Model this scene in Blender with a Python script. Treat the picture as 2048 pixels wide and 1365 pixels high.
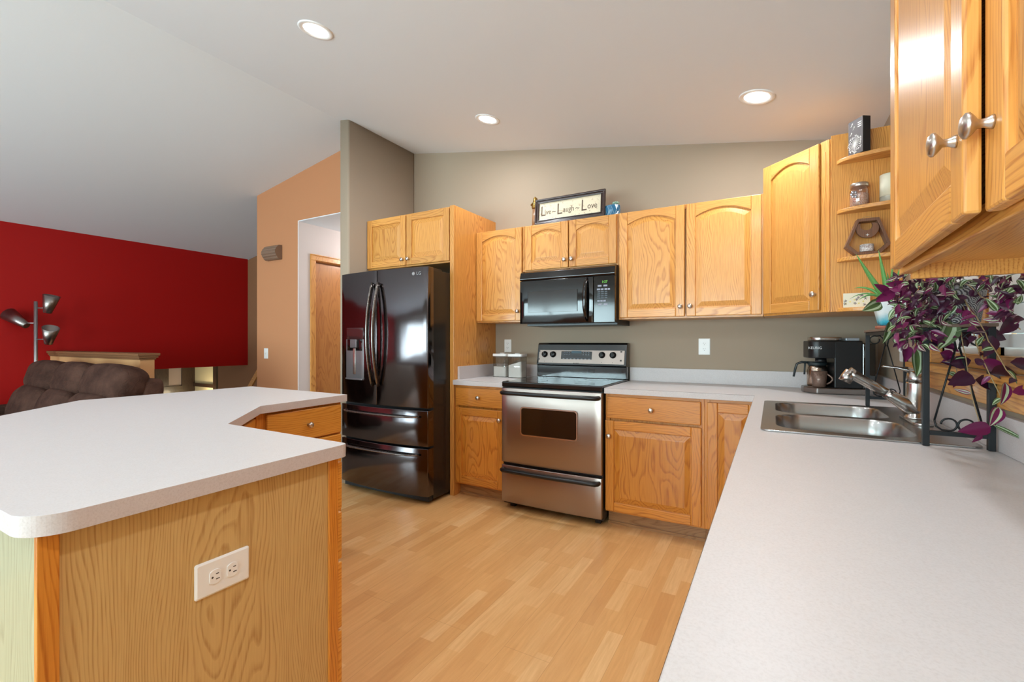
import bpy, bmesh, math, random
from mathutils import Vector, Matrix
random.seed(7)
S = bpy.context.scene
for o in list(bpy.data.objects): bpy.data.objects.remove(o)
COL = S.collection
R = math.radians
PI = math.pi

# ------------------------------------------------------------------ camera
CAM = Vector((1.7255, -3.5708, 1.2186)); YAW = 0.51379; FPX = 924.52
cd = bpy.data.cameras.new('camera'); cam = bpy.data.objects.new('camera', cd); COL.objects.link(cam)
cam.location = CAM; cam.rotation_euler = (R(90), 0, YAW)
cd.sensor_width = 36; cd.lens = 36 * FPX / 2048; cd.clip_start = 0.02; cd.clip_end = 100
S.camera = cam

# ------------------------------------------------------------------ world
W = bpy.data.worlds.new('world'); S.world = W; W.use_nodes = True
nt = W.node_tree; nt.nodes.clear()
wo = nt.nodes.new('ShaderNodeOutputWorld'); bg = nt.nodes.new('ShaderNodeBackground')
tc = nt.nodes.new('ShaderNodeTexCoord'); sx = nt.nodes.new('ShaderNodeSeparateXYZ'); cr = nt.nodes.new('ShaderNodeValToRGB')
nt.links.new(tc.outputs['Generated'], sx.inputs[0]); nt.links.new(sx.outputs[2], cr.inputs[0])
cr.color_ramp.elements[0].position = 0.0; cr.color_ramp.elements[0].color = (.34, .37, .36, 1)
cr.color_ramp.elements[1].position = 0.35; cr.color_ramp.elements[1].color = (.75, .88, 1, 1)
e = cr.color_ramp.elements.new(.12); e.color = (.20, .33, .26, 1)
e = cr.color_ramp.elements.new(.2); e.color = (.45, .62, .68, 1)
nt.links.new(cr.outputs[0], bg.inputs[0]); bg.inputs[1].default_value = 2.2
nt.links.new(bg.outputs[0], wo.inputs[0])

# ------------------------------------------------------------------ exposure
S.view_settings.view_transform = 'Standard'; S.view_settings.look = 'None'
S.view_settings.exposure = 0.16; S.view_settings.gamma = 1; S.view_settings.use_curve_mapping = False

# ------------------------------------------------------------------ daylight through the windows (large area lights outside the panes)
def area(name, loc, rot, sx_, sy_, w, col=(1, 1, 1), shape='RECTANGLE', spread=None):
    l = bpy.data.lights.new(name, 'AREA'); l.shape = shape; l.size = sx_
    if shape == 'RECTANGLE': l.size_y = sy_
    l.energy = w; l.color = col
    if spread: l.spread = spread
    o = bpy.data.objects.new(name, l); COL.objects.link(o); o.location = loc; o.rotation_euler = rot
    return o
area('daylight_patio', (-2.9, -7.35, 1.1), (R(106), 0, 0), 3.5, 2.0, 400, (.84, .93, 1))
area('dining_fill_light', (0.6, -7.35, 1.3), (R(106), 0, 0), 2.3, 1.6, 240, (.84, .93, 1))  # fill light for the added dining window, unseen
area('daylight_sink', (2.62, -1.53, 1.6), (R(90), 0, R(90)), 1.0, 0.85, 14, (.92, .97, 1))
LAMP_W = 10; LAMP_C = (.93, .96, 1.0)

# ------------------------------------------------------------------ geometry helpers
def lin(c):
    return tuple((x / 255 / 12.92) if x / 255 <= .04045 else ((x / 255 + .055) / 1.055) ** 2.4 for x in c) + (1,)
def ceil_z(x): return 3.123 - .172 * abs(x + 1.53)
def at(px, py, x=None, y=None, z=None):
    fw = Vector((-math.sin(YAW), math.cos(YAW), 0)); rt = Vector((math.cos(YAW), math.sin(YAW), 0))
    D = fw + rt * ((px - 1024) / FPX) + Vector((0, 0, -(py - 682.5) / FPX))
    if x is not None: t = (x - CAM.x) / D.x
    elif y is not None: t = (y - CAM.y) / D.y
    else: t = (z - CAM.z) / D.z
    return CAM + D * t

class MB:
    def __init__(s): s.bm = bmesh.new()
    def face(s, vs, m=0, sm=False):
        try:
            f = s.bm.faces.new(vs); f.material_index = m; f.smooth = sm; return f
        except ValueError: return None
    def box(s, x0, x1, y0, y1, z0, z1, m=0):
        v = [s.bm.verts.new(p) for p in ((x0,y0,z0),(x1,y0,z0),(x1,y1,z0),(x0,y1,z0),(x0,y0,z1),(x1,y0,z1),(x1,y1,z1),(x0,y1,z1))]
        for q in ((3,2,1,0),(4,5,6,7),(0,1,5,4),(1,2,6,5),(2,3,7,6),(3,0,4,7)): s.face([v[i] for i in q], m)
        return s
    def obox(s, c, sx, sy, sz, M=None, m=0):
        v = []
        M = M or Matrix.Identity(3)
        for p in ((-1,-1,-1),(1,-1,-1),(1,1,-1),(-1,1,-1),(-1,-1,1),(1,-1,1),(1,1,1),(-1,1,1)):
            v.append(s.bm.verts.new(Vector(c) + M @ Vector((p[0]*sx/2, p[1]*sy/2, p[2]*sz/2))))
        for q in ((3,2,1,0),(4,5,6,7),(0,1,5,4),(1,2,6,5),(2,3,7,6),(3,0,4,7)): s.face([v[i] for i in q], m)
        return s
    def prism(s, pts, a0, a1, ax='z', m=0, sm=False):
        def P(u, v, w): return {'z': (u, v, w), 'y': (u, w, v), 'x': (w, u, v)}[ax]
        A = [s.bm.verts.new(P(u, v, a0)) for u, v in pts]; B = [s.bm.verts.new(P(u, v, a1)) for u, v in pts]
        n = len(pts)
        s.face(A[::-1], m); s.face(B, m)
        for i in range(n): s.face([A[i], A[(i+1) % n], B[(i+1) % n], B[i]], m, sm)
        return s
    def loops(s, rings, m=0, sm=True, cap0=False, cap1=True, closed=True):
        L = [[s.bm.verts.new(p) for p in r] for r in rings]
        n = len(L[0])
        for a, b in zip(L, L[1:]):
            for i in range(n if closed else n - 1): s.face([a[i], a[(i+1) % n], b[(i+1) % n], b[i]], m, sm)
        if cap0: s.face(L[0][::-1], m)
        if cap1: s.face(L[-1], m)
        return s
    def lathe(s, prof, c=(0,0,0), ax=(0,0,1), seg=24, m=0, sm=True, caps=True):
        q = Vector((0,0,1)).rotation_difference(Vector(ax).normalized()).to_matrix(); c = Vector(c)
        rings = [[c + q @ Vector((r*math.cos(2*PI*i/seg), r*math.sin(2*PI*i/seg), h)) for i in range(seg)] for r, h in prof]
        return s.loops(rings, m, sm, caps, caps)
    def tube(s, pts, r, seg=8, m=0, sm=True, flat=None, closed=False):
        pts = [Vector(p) for p in pts]; n = len(pts); rings = []
        up = Vector((0, 0, 1)); prev = None
        for i, p in enumerate(pts):
            t = (pts[(i+1) % n] if (closed or i < n-1) else p) - (pts[i-1] if (closed or i > 0) else p)
            t.normalize()
            if prev is None:
                a = up if abs(t.z) < .9 else Vector((1, 0, 0)); u = t.cross(a).normalized()
            else: u = (prev - t * prev.dot(t)).normalized()
            prev = u; v = t.cross(u)
            rr = r[i] if isinstance(r, (list, tuple)) else r
            fl = flat or 1
            if seg == 4: ring = [p + (u*a_ + v*b_) * rr for a_, b_ in ((-1,-1),(1,-1),(1,1),(-1,1))]
            else: ring = [p + u*rr*math.cos(2*PI*k/seg) + v*rr*fl*math.sin(2*PI*k/seg) for k in range(seg)]
            rings.append(ring)
        if closed: rings.append(rings[0])
        return s.loops(rings, m, sm and seg != 4, not closed, not closed)
    def ell(s, c, r, e=1.0, M=None, nu=24, nv=14, m=0, f=None):
        c = Vector(c); M = M or Matrix.Identity(3)
        def sp(a, k): return math.copysign(abs(a) ** k, a)
        rings = []
        for j in range(1, nv):
            ph = -PI/2 + PI*j/nv; ring = []
            for i in range(nu):
                th = 2*PI*i/nu
                p = Vector((r[0]*sp(math.cos(ph), e)*sp(math.cos(th), e), r[1]*sp(math.cos(ph), e)*sp(math.sin(th), e), r[2]*sp(math.sin(ph), e)))
                if f: p = f(p)
                ring.append(c + M @ p)
            rings.append(ring)
        return s.loops(rings, m, True, True, True)
    def plate(s, outer, holes, z0, z1, m=0):
        for z, flip in ((z1, False), (z0, True)):
            edges = []
            for lp in [outer] + holes:
                v = [s.bm.verts.new((x, y, z)) for x, y in lp]
                edges += [s.bm.edges.new((v[i], v[(i+1) % len(v)])) for i in range(len(v))]
            g = bmesh.ops.triangle_fill(s.bm, edges=edges, use_beauty=True, use_dissolve=False)
            for f in g['geom']:
                if isinstance(f, bmesh.types.BMFace): f.material_index = m
        for lp in [outer] + holes:
            A = [s.bm.verts.new((x, y, z0)) for x, y in lp]; B = [s.bm.verts.new((x, y, z1)) for x, y in lp]
            n = len(lp)
            for i in range(n): s.face([A[i], A[(i+1) % n], B[(i+1) % n], B[i]], m)
        bmesh.ops.remove_doubles(s.bm, verts=s.bm.verts, dist=1e-5)
        return s
    def build(s, name, mats, parent=None, world=True, bevel=0, seg=2, recalc=True, subd=0):
        if parent is not None and world:
            s.bm.transform(parent_mat(parent).inverted())
        if recalc: bmesh.ops.recalc_face_normals(s.bm, faces=s.bm.faces)
        me = bpy.data.meshes.new(name); s.bm.to_mesh(me); s.bm.free()
        o = bpy.data.objects.new(name, me); COL.objects.link(o)
        for m in (mats if isinstance(mats, (list, tuple)) else [mats]): me.materials.append(m)
        if parent is not None: o.parent = parent
        if bevel:
            b = o.modifiers.new('bevel', 'BEVEL'); b.width = bevel; b.segments = seg; b.limit_method = 'ANGLE'; b.angle_limit = R(40)
            b.harden_normals = False
        if subd:
            b = o.modifiers.new('sub', 'SUBSURF'); b.levels = subd; b.render_levels = subd
        return o
def parent_mat(o):
    M = Matrix.Translation(o.location) @ o.rotation_euler.to_matrix().to_4x4()
    return (parent_mat(o.parent) @ M) if o.parent else M
def tag(o, label, cat, group=None, kind=None):
    if label: o['label'] = label
    if cat: o['category'] = cat
    if group: o['group'] = group
    if kind: o['kind'] = kind
    return o
def thing(name, label, cat, loc=(0,0,0), rz=0, group=None):
    o = bpy.data.objects.new(name, None); COL.objects.link(o); o.location = loc; o.rotation_euler = (0, 0, rz)
    o.empty_display_size = .05
    return tag(o, label, cat, group)
def struct(o):
    o['kind'] = 'structure'; return o
def copy_tree(o, parent=None):
    c = o.copy(); COL.objects.link(c); c.parent = parent
    for ch in list(o.children): copy_tree(ch, c)
    return c
def rrect(x0, x1, y0, y1, r, n=5):
    p = []
    for cx, cy, a in ((x1-r, y1-r, 0), (x0+r, y1-r, 90), (x0+r, y0+r, 180), (x1-r, y0+r, 270)):
        for i in range(n+1):
            t = R(a + 90*i/n); p.append((cx + r*math.cos(t), cy + r*math.sin(t)))
    return p
def text_mesh(txt, size, name, mat, parent, M, extrude=.0004, align='CENTER', sx_=1.0, shear=0):
    c = bpy.data.curves.new(name, 'FONT'); c.body = txt; c.size = size; c.extrude = extrude; c.align_x = align; c.align_y = 'CENTER'; c.shear = shear
    c.resolution_u = 3
    t = bpy.data.objects.new(name, c); COL.objects.link(t)
    dg = bpy.context.evaluated_depsgraph_get(); me = bpy.data.meshes.new_from_object(t.evaluated_get(dg))
    bpy.data.objects.remove(t); bpy.data.curves.remove(c)
    me.transform(Matrix.Diagonal((sx_, 1, 1, 1)))
    me.transform(M)
    if parent is not None: me.transform(parent_mat(parent).inverted())
    me.materials.clear(); me.materials.append(mat)
    o = bpy.data.objects.new(name, me); COL.objects.link(o); o.parent = parent
    return o
FACE_Y = Matrix(((1,0,0,0),(0,0,-1,0),(0,1,0,0),(0,0,0,1)))          # text readable from -y
def textm(loc, rot=None):
    return Matrix.Translation(loc) @ (rot or Matrix.Identity(4)) @ FACE_Y

# ------------------------------------------------------------------ material helpers
def mat(name, col, rough=.5, metal=0, spec=.5, coat=0, emis=None, es=0, alpha=None, trans=0, sheen=0):
    m = bpy.data.materials.new(name); m.use_nodes = True; b = m.node_tree.nodes['Principled BSDF']
    c = col if len(col) == 4 else lin(col)
    b.inputs['Base Color'].default_value = c; b.inputs['Roughness'].default_value = rough; b.inputs['Metallic'].default_value = metal
    b.inputs['Specular IOR Level'].default_value = spec; b.inputs['Coat Weight'].default_value = coat; b.inputs['Coat Roughness'].default_value = .15
    b.inputs['Transmission Weight'].default_value = trans; b.inputs['Sheen Weight'].default_value = sheen
    if emis: b.inputs['Emission Color'].default_value = lin(emis); b.inputs['Emission Strength'].default_value = es
    return m
def N(m, t, **k):
    n = m.node_tree.nodes.new(t)
    for a, b in k.items(): setattr(n, a, b)
    return n
def LK(m, a, b): m.node_tree.links.new(a, b)
def noise(m, vec, scale, detail=3, rough=.55, dist=0):
    n = N(m, 'ShaderNodeTexNoise'); n.inputs['Scale'].default_value = scale; n.inputs['Detail'].default_value = detail
    n.inputs['Roughness'].default_value = rough; n.inputs['Distortion'].default_value = dist
    if vec is not None: LK(m, vec, n.inputs['Vector'])
    return n
def mapping(m, src, scale=(1,1,1), loc=(0,0,0), rot=(0,0,0)):
    n = N(m, 'ShaderNodeMapping'); n.inputs['Scale'].default_value = scale; n.inputs['Location'].default_value = loc; n.inputs['Rotation'].default_value = rot
    LK(m, src, n.inputs['Vector']); return n.outputs[0]
def mixc(m, fac, a, b, blend='MIX'):
    n = N(m, 'ShaderNodeMix', data_type='RGBA', blend_type=blend)
    if isinstance(fac, float): n.inputs[0].default_value = fac
    else: LK(m, fac, n.inputs[0])
    for i, v in ((6, a), (7, b)):
        if isinstance(v, tuple): n.inputs[i].default_value = v
        else: LK(m, v, n.inputs[i])
    return n.outputs[2]
def ramp(m, fac, *st):
    n = N(m, 'ShaderNodeValToRGB'); LK(m, fac, n.inputs[0]); el = n.color_ramp.elements
    while len(el) < len(st): el.new(.5)
    for e_, (p, c) in zip(el, st):
        e_.position = p; e_.color = c if isinstance(c, tuple) else (c, c, c, 1)
    return n.outputs[0]
def bump(m, h, strength=.2, dist=.002):
    n = N(m, 'ShaderNodeBump'); n.inputs['Strength'].default_value = strength; n.inputs['Distance'].default_value = dist
    LK(m, h, n.inputs['Height']); LK(m, n.outputs[0], m.node_tree.nodes['Principled BSDF'].inputs['Normal']); return n
def base(m, c): LK(m, c, m.node_tree.nodes['Principled BSDF'].inputs['Base Color'])

def oak(name, axis='z', light=(224,161,82), dark=(178,106,40), rough=.36, ring=44, cone=.036, contrast=.95):
    m = mat(name, light, rough, coat=.25)
    t = N(m, 'ShaderNodeTexCoord'); oi = N(m, 'ShaderNodeObjectInfo')
    rv = N(m, 'ShaderNodeVectorMath', operation='SCALE'); rv.inputs[0].default_value = (3.7, 2.3, 5.1); LK(m, oi.outputs['Random'], rv.inputs['Scale'])
    off = {'z': (1, 1, cone), 'x': (cone, 1, 1), 'y': (1, cone, 1)}[axis]
    # wandering of the grain
    st = {'z': (1, 1, .25), 'x': (.25, 1, 1), 'y': (1, .25, 1)}[axis]
    add = N(m, 'ShaderNodeVectorMath', operation='ADD'); LK(m, t.outputs['Object'], add.inputs[0]); LK(m, rv.outputs[0], add.inputs[1])
    nz = noise(m, mapping(m, add.outputs[0], st), 5.0, 2, .5)
    sub = N(m, 'ShaderNodeVectorMath', operation='SUBTRACT'); LK(m, nz.outputs['Color'], sub.inputs[0]); sub.inputs[1].default_value = (.5, .5, .5)
    sc = N(m, 'ShaderNodeVectorMath', operation='SCALE'); LK(m, sub.outputs[0], sc.inputs[0]); sc.inputs['Scale'].default_value = .14
    # centre of the rings: a random axis near the board
    md = N(m, 'ShaderNodeVectorMath', operation='FRACTION'); LK(m, rv.outputs[0], md.inputs[0])
    ms = N(m, 'ShaderNodeVectorMath', operation='MULTIPLY'); LK(m, md.outputs[0], ms.inputs[0])
    ms.inputs[1].default_value = {'z': (.5, .05, 3), 'x': (3, .05, .4), 'y': (.4, 3, .2)}[axis]
    a2 = N(m, 'ShaderNodeVectorMath', operation='SUBTRACT'); LK(m, t.outputs['Object'], a2.inputs[0]); LK(m, ms.outputs[0], a2.inputs[1])
    a3 = N(m, 'ShaderNodeVectorMath', operation='ADD'); LK(m, mapping(m, a2.outputs[0], off), a3.inputs[0]); LK(m, sc.outputs[0], a3.inputs[1])
    w = N(m, 'ShaderNodeTexWave', wave_type='RINGS', rings_direction='SPHERICAL', wave_profile='SAW')
    w.inputs['Scale'].default_value = ring; w.inputs['Distortion'].default_value = 1.2; w.inputs['Detail'].default_value = 2; w.inputs['Detail Scale'].default_value = 1.5
    LK(m, a3.outputs[0], w.inputs['Vector'])
    ps = {'z': (260, 260, 9), 'x': (9, 260, 260), 'y': (260, 9, 260)}[axis]
    po = noise(m, mapping(m, add.outputs[0], ps), 1.0, 2, .6)
    rg = ramp(m, w.outputs['Fac'], (0, .0), (.55, .12), (.85, .9), (1, .25))
    pr = ramp(m, po.outputs['Fac'], (.35, 1.), (.6, .0))
    mul = N(m, 'ShaderNodeMath', operation='MULTIPLY'); LK(m, rg, mul.inputs[0])
    mm = N(m, 'ShaderNodeMath', operation='MULTIPLY_ADD'); LK(m, pr, mm.inputs[0]); mm.inputs[1].default_value = .55; mm.inputs[2].default_value = .55
    LK(m, mm.outputs[0], mul.inputs[1])
    f2 = N(m, 'ShaderNodeMath', operation='MULTIPLY_ADD', use_clamp=True); LK(m, pr, f2.inputs[0]); f2.inputs[1].default_value = .22
    LK(m, mul.outputs[0], f2.inputs[2])
    f3 = N(m, 'ShaderNodeMath', operation='MULTIPLY', use_clamp=True); LK(m, f2.outputs[0], f3.inputs[0]); f3.inputs[1].default_value = contrast
    lo = noise(m, mapping(m, add.outputs[0], st), 3.0, 1)
    c1 = mixc(m, lo.outputs['Fac'], lin(light), lin(tuple(int(a*.9 + b*.1) for a, b in zip(light, dark))))
    # board to board tone
    rr = N(m, 'ShaderNodeMapRange'); LK(m, oi.outputs['Random'], rr.inputs[0]); rr.inputs[3].default_value = .90; rr.inputs[4].default_value = 1.05
    cc = mixc(m, f3.outputs[0], c1, lin(dark))
    hv = N(m, 'ShaderNodeHueSaturation'); LK(m, rr.outputs[0], hv.inputs['Value']); LK(m, cc, hv.inputs['Color'])
    base(m, hv.outputs[0])
    bump(m, f3.outputs[0], .12, .0006).invert = True
    return m

OZ = oak('oak_upright_grain'); OX = oak('oak_cross_grain', 'x'); OY = oak('oak_depth_grain', 'y')
LZ = oak('oak_lower_upright', 'z', (216,142,54), (172,94,24)); LX = oak('oak_lower_cross', 'x', (216,142,54), (172,94,24), ring=44)
HZ = oak('oak_drawer_grain', 'y', (230,164,70), (196,116,30), ring=34)
KH = oak('khaki_oak_vinyl', 'z', (210,176,116), (172,130,74), rough=.5, ring=52, cone=.04, contrast=.9)
KP = oak('khaki_vinyl_daylit', 'z', (166,162,132), (142,136,106), rough=.5, ring=40)  # same khaki vinyl, with the grey-green tint of daylight put into its colour
TOE = oak('toe_board', 'x', (176,130,84), (140,96,58))

def paint(name, col, rough=.75, bs=.12, sc=160):
    m = mat(name, col, rough, spec=.3); t = N(m, 'ShaderNodeTexCoord'); n = noise(m, t.outputs['Object'], sc, 3, .6)
    bump(m, n.outputs['Fac'], bs, .001); return m
P_CEIL = paint('ceiling_paint', (228,232,238), .9, .35, 60)
P_TAUPE = paint('taupe_paint', (163,146,127), .8)
P_RED = paint('red_paint', (166,8,5), .6)
P_ORANGE = paint('orange_paint', (190,131,92), .8)
P_BROWN = paint('brown_paint', (142,100,70), .8)
P_WHITE = paint('hall_white_paint', (226,216,214), .8)
P_CREAM = paint('cream_paint', (236,222,180), .8)
P_TAN = paint('tan_paint', (200,150,102), .7)
P_TANCAP = paint('tan_cap_paint', (124,84,54), .6)
P_FOYER = paint('foyer_paint', (176,158,150), .8)
M_DARKWOOD = oak('dark_foyer_wood', 'z', (74,52,38), (50,32,22))
def laminate(name, c1, c2):
    m = mat(name, c1, .38, spec=.45); t = N(m, 'ShaderNodeTexCoord')
    a = noise(m, t.outputs['Object'], 260, 4, .7); b = noise(m, t.outputs['Object'], 30, 3, .6)
    f = ramp(m, a.outputs['Fac'], (.3, .0), (.55, 1.)); c = mixc(m, f, lin(c2), lin(c1))
    c = mixc(m, ramp(m, b.outputs['Fac'], (.3, .0), (.7, .25)), c, lin(c2)); base(m, c)
    return m
LAM = laminate('laminate_top', (214,211,211), (203,199,198)); LAME = laminate('laminate_edge', (204,196,195), (190,180,178))
SEAM = mat('laminate_seam', (96,80,76), .6)
NICKEL = mat('brushed_nickel', (200,192,184), .3, 1)
def steel(name, col, rough, stretch=(2, 2, 300), wav=.0, bs=.05):
    m = mat(name, col, rough, 1); t = N(m, 'ShaderNodeTexCoord')
    n = noise(m, mapping(m, t.outputs['Object'], stretch), 1, 3, .6)
    r = N(m, 'ShaderNodeMapRange'); LK(m, n.outputs['Fac'], r.inputs[0]); r.inputs[3].default_value = rough*.8; r.inputs[4].default_value = rough*1.25
    LK(m, r.outputs[0], m.node_tree.nodes['Principled BSDF'].inputs['Roughness'])
    b1 = bump(m, n.outputs['Fac'], bs, .0005)
    if wav:
        n2 = noise(m, mapping(m, t.outputs['Object'], (1, 1, .35)), 5, 1, .5)
        b2 = N(m, 'ShaderNodeBump'); b2.inputs['Strength'].default_value = 1; b2.inputs['Distance'].default_value = wav
        LK(m, n2.outputs['Fac'], b2.inputs['Height']); LK(m, b2.outputs[0], b1.inputs['Normal'])
    return m
STEEL = steel('stainless_range', (162,148,140), .30, wav=.006)
SINKST = mat('stainless_sink', (172,170,168), .25, 1)
FAUCET = mat('stainless_faucet', (190,186,182), .24, 1)
BSTEEL = steel('black_stainless', (98,92,94), .12, (3, 3, 260), wav=.003)
BSTEEL_E = mat('black_stainless_edge', (150,142,138), .25, 1)
HANDLE = steel('dark_steel_handle', (128,122,118), .26, (200, 200, 3))
BLACK_GL = mat('black_gloss', (8,8,9), .07, coat=.5)
BLACK = mat('black_plastic', (16,16,18), .35)
BLACK_M = mat('black_matte', (14,14,15), .6)
FR_SIDE = mat('fridge_side_paint', (30,28,28), .25)
WHITE_PL = mat('white_plastic', (238,238,236), .35)
SLOT = mat('outlet_slot', (60,56,52), .6)
DGRAY = mat('dispenser_grey', (120,116,118), .35, .6)
MAROON = mat('dispenser_panel', (58,30,30), .15, coat=.5)
OVENGL = mat('oven_glass', (22,17,12), .1, coat=.6)
LENS = mat('lamp_lens', (255,255,255), .5, emis=(255,250,242), es=9)
TRIMW = mat('lamp_trim_white', (240,240,240), .4)
IRON = mat('wrought_iron', (24,25,28), .45, .3)
DARKBR = oak('dark_brown_frame', 'x', (62,42,36), (36,22,18), rough=.3)
SOFA = mat('sofa_microfibre', (84,62,56), .9, spec=.15)
_t = N(SOFA, 'ShaderNodeTexCoord'); _n = noise(SOFA, _t.outputs['Object'], 7, 4, .6)
base(SOFA, mixc(SOFA, ramp(SOFA, _n.outputs['Fac'], (.35, .0), (.7, 1.)), lin((58,38,31)), lin((84,58,48))))
bump(SOFA, noise(SOFA, mapping(SOFA, _t.outputs['Object'], (3, 10, 12)), 2, 3, .6, 1.0).outputs['Fac'], .6, .02)
CARPET = paint('carpet', (150,130,112), .95, .5, 300)

def glass_thin(name, tint=(235,245,245), refl=.12):
    m = bpy.data.materials.new(name); m.use_nodes = True; n = m.node_tree; n.nodes.clear()
    o = n.nodes.new('ShaderNodeOutputMaterial'); mx = n.nodes.new('ShaderNodeMixShader'); tr = n.nodes.new('ShaderNodeBsdfTransparent'); g = n.nodes.new('ShaderNodeBsdfGlossy')
    tr.inputs[0].default_value = lin(tint); g.inputs['Roughness'].default_value = .03; mx.inputs[0].default_value = refl
    n.links.new(tr.outputs[0], mx.inputs[1]); n.links.new(g.outputs[0], mx.inputs[2]); n.links.new(mx.outputs[0], o.inputs[0]); return m
GLASS = glass_thin('window_glass'); JAR = glass_thin('clear_container', (228,228,226), .10); SMOKE = glass_thin('smoky_tank', (90,88,86), .12)

# floor laminate: strips running along y
FLOOR = mat('floor_laminate', (226,178,122), .33, spec=.5)
t = N(FLOOR, 'ShaderNodeTexCoord')
mp = mapping(FLOOR, t.outputs['Object'], (1, 1, 1), rot=(0, 0, R(90)))
def brick(m, vec, w, h, off, mort):
    b = N(m, 'ShaderNodeTexBrick'); b.offset = off; b.squash = 1; b.inputs['Scale'].default_value = 1
    b.inputs['Brick Width'].default_value = w; b.inputs['Row Height'].default_value = h; b.inputs['Mortar Size'].default_value = mort
    b.inputs['Color1'].default_value = (0, 0, 0, 1); b.inputs['Color2'].default_value = (1, 1, 1, 1); b.inputs['Mortar'].default_value = (.5, .5, .5, 1)
    b.inputs['Bias'].default_value = 0; LK(m, vec, b.inputs['Vector']); return b
b1 = brick(FLOOR, mp, .42, .066, .37, 0)
b2 = brick(FLOOR, mp, 1.26, .198, .43, .0012)
strp = ramp(FLOOR, b1.outputs['Color'], (0, lin((210,156,98))), (.3, lin((221,170,110))), (.7, lin((224,174,114))), (1, lin((234,192,136))))
gr = noise(FLOOR, mapping(FLOOR, t.outputs['Object'], (70, 5, 1)), 1, 4, .6, .6)
cc = mixc(FLOOR, ramp(FLOOR, gr.outputs['Fac'], (.35, .0), (.75, .5)), strp, lin((196,140,82)))
cc = mixc(FLOOR, ramp(FLOOR, b2.outputs['Fac'], (0, .0), (1, .45)), cc, lin((176,122,72)))
base(FLOOR, cc)

# ------------------------------------------------------------------ the room shell
XL, XR, YB = -5.3, 2.286, -7.0
f = MB(); f.box(-1.7, XR, YB, 0, -.1, 0); struct(f.build('floor', FLOOR))
f = MB(); f.box(XL, -1.7, YB, -1.55, -.1, 0); f.box(-3.15, -1.7, -1.55, 1.5, -.1, 0); struct(f.build('floor', CARPET))
# ceiling: two slopes meeting at the ridge x = -1.53
c = MB(); zr = 3.123
c.prism([(-5.6, ceil_z(-5.6)), (-1.53, zr), (2.6, ceil_z(2.6)), (2.6, 3.4), (-5.6, 3.4)], YB - .2, .8, 'y')
struct(c.build('ceiling', P_CEIL))
# back wall behind the range
c = MB(); c.prism([(-1.53, 0), (2.286, 0), (2.286, ceil_z(2.286) + .02), (-1.53, zr + .02)], 0, .12, 'y'); struct(c.build('wall_back', P_TAUPE))
c = MB(); c.prism([(-1.53 + r_[0], r_[1]) for r_ in rrect(0, .113, -.83, 0, .018, 4)], 0, zr + .02, 'z', sm=True)
o = struct(c.build('wall_partition', P_TAUPE)); 
# right wall with the window over the sink
WY0, WY1, WZ0, WZ1 = -2.12, -1.02, 1.13, 2.05
c = MB(); zt = ceil_z(XR) + .02
c.box(XR, XR + .14, YB, WY0, 0, zt); c.box(XR, XR + .14, WY1, .12, 0, zt); c.box(XR, XR + .14, WY0, WY1, 0, WZ0); c.box(XR, XR + .14, WY0, WY1, WZ1, zt)
struct(c.build('wall_right', P_TAUPE))
# living-room wall, red, open to the entry below at its far end
c = MB(); zt = ceil_z(XL) + .03
c.prism([(YB, 0), (-1.5, 0), (-1.5, .85), (.62, .85), (.62, zt), (YB, zt)], XL - .14, XL, 'x'); struct(c.build('wall_red', P_RED))
# brown wall at the end of the stairs, orange wall, hall
c = MB(); c.prism([(-6.12, -1.3), (-3.13, -1.3), (-3.13, 2.9), (-5.31, 2.46), (-5.45, .85), (-6.12, .85)], .62, .74, 'y'); struct(c.build('wall_brown', P_BROWN))
c = MB(); c.prism([(-3.25, -1.3), (-2.549, -1.3), (-2.549, 2.463), (-1.531, 2.463), (-1.531, zr+.02), (-3.25, ceil_z(-3.25) + .02)], -.5, -.38, 'y')
struct(c.build('wall_orange', P_ORANGE))
c = MB(); c.box(-3.25, -3.13, -.38, .62, -1.3, ceil_z(-3.13)); struct(c.build('wall_orange_return', P_ORANGE))
DY0, DY1, DZ = -.31, .45, 2.085
c = MB(); c.box(-2.549, -2.537, -.499, DY0, 0, 2.463); c.box(-2.66, -2.549, -.379, DY0, 0, 2.463); c.box(-2.66, -2.537, DY1, 1.5, 0, 2.463); c.box(-2.66, -2.537, DY0, DY1, DZ, 2.463)
struct(c.build('wall_hall_left', P_WHITE))
c = MB(); c.box(-2.66, -1.4, 1.4, 1.5, 0, 2.463); struct(c.build('wall_hall_end', P_WHITE))
c = MB(); c.box(-1.53, -1.42, .12, 1.4, 0, 2.463); struct(c.build('wall_hall_right', P_WHITE))
c = MB(); c.box(-2.537, -1.531, -.499, 1.4, 2.455, 2.4629); struct(c.build('ceiling_hall', P_CEIL))
# hall door with casing
dr = MB(); dr.box(-2.60, -2.565, DY0 + .012, DY1 - .012, .01, DZ - .03)
dob = struct(dr.build('door_1', oak('hall_door_oak', 'z', (206,138,66), (176,106,44), ring=34)))
c = MB()
c.box(-2.5365, -2.518, DY0 - .055, DY0 + .006, 0, DZ - .006); c.box(-2.5365, -2.518, DY1 - .006, DY1 + .055, 0, DZ - .006); c.box(-2.5365, -2.518, DY0 - .055, DY1 + .055, DZ - .006, DZ + .045)
c.box(-2.5365, -2.512, DY0 - .055, DY1 + .055, DZ + .045, DZ + .057)
c.box(-2.62, -2.537, DY0, DY0 + .012, 0, DZ - .012); c.box(-2.62, -2.537, DY1 - .012, DY1, 0, DZ - .012); c.box(-2.62, -2.537, DY0, DY1, DZ - .012, DZ)
struct(c.build('trim_1', OZ, bevel=.003))
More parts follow.
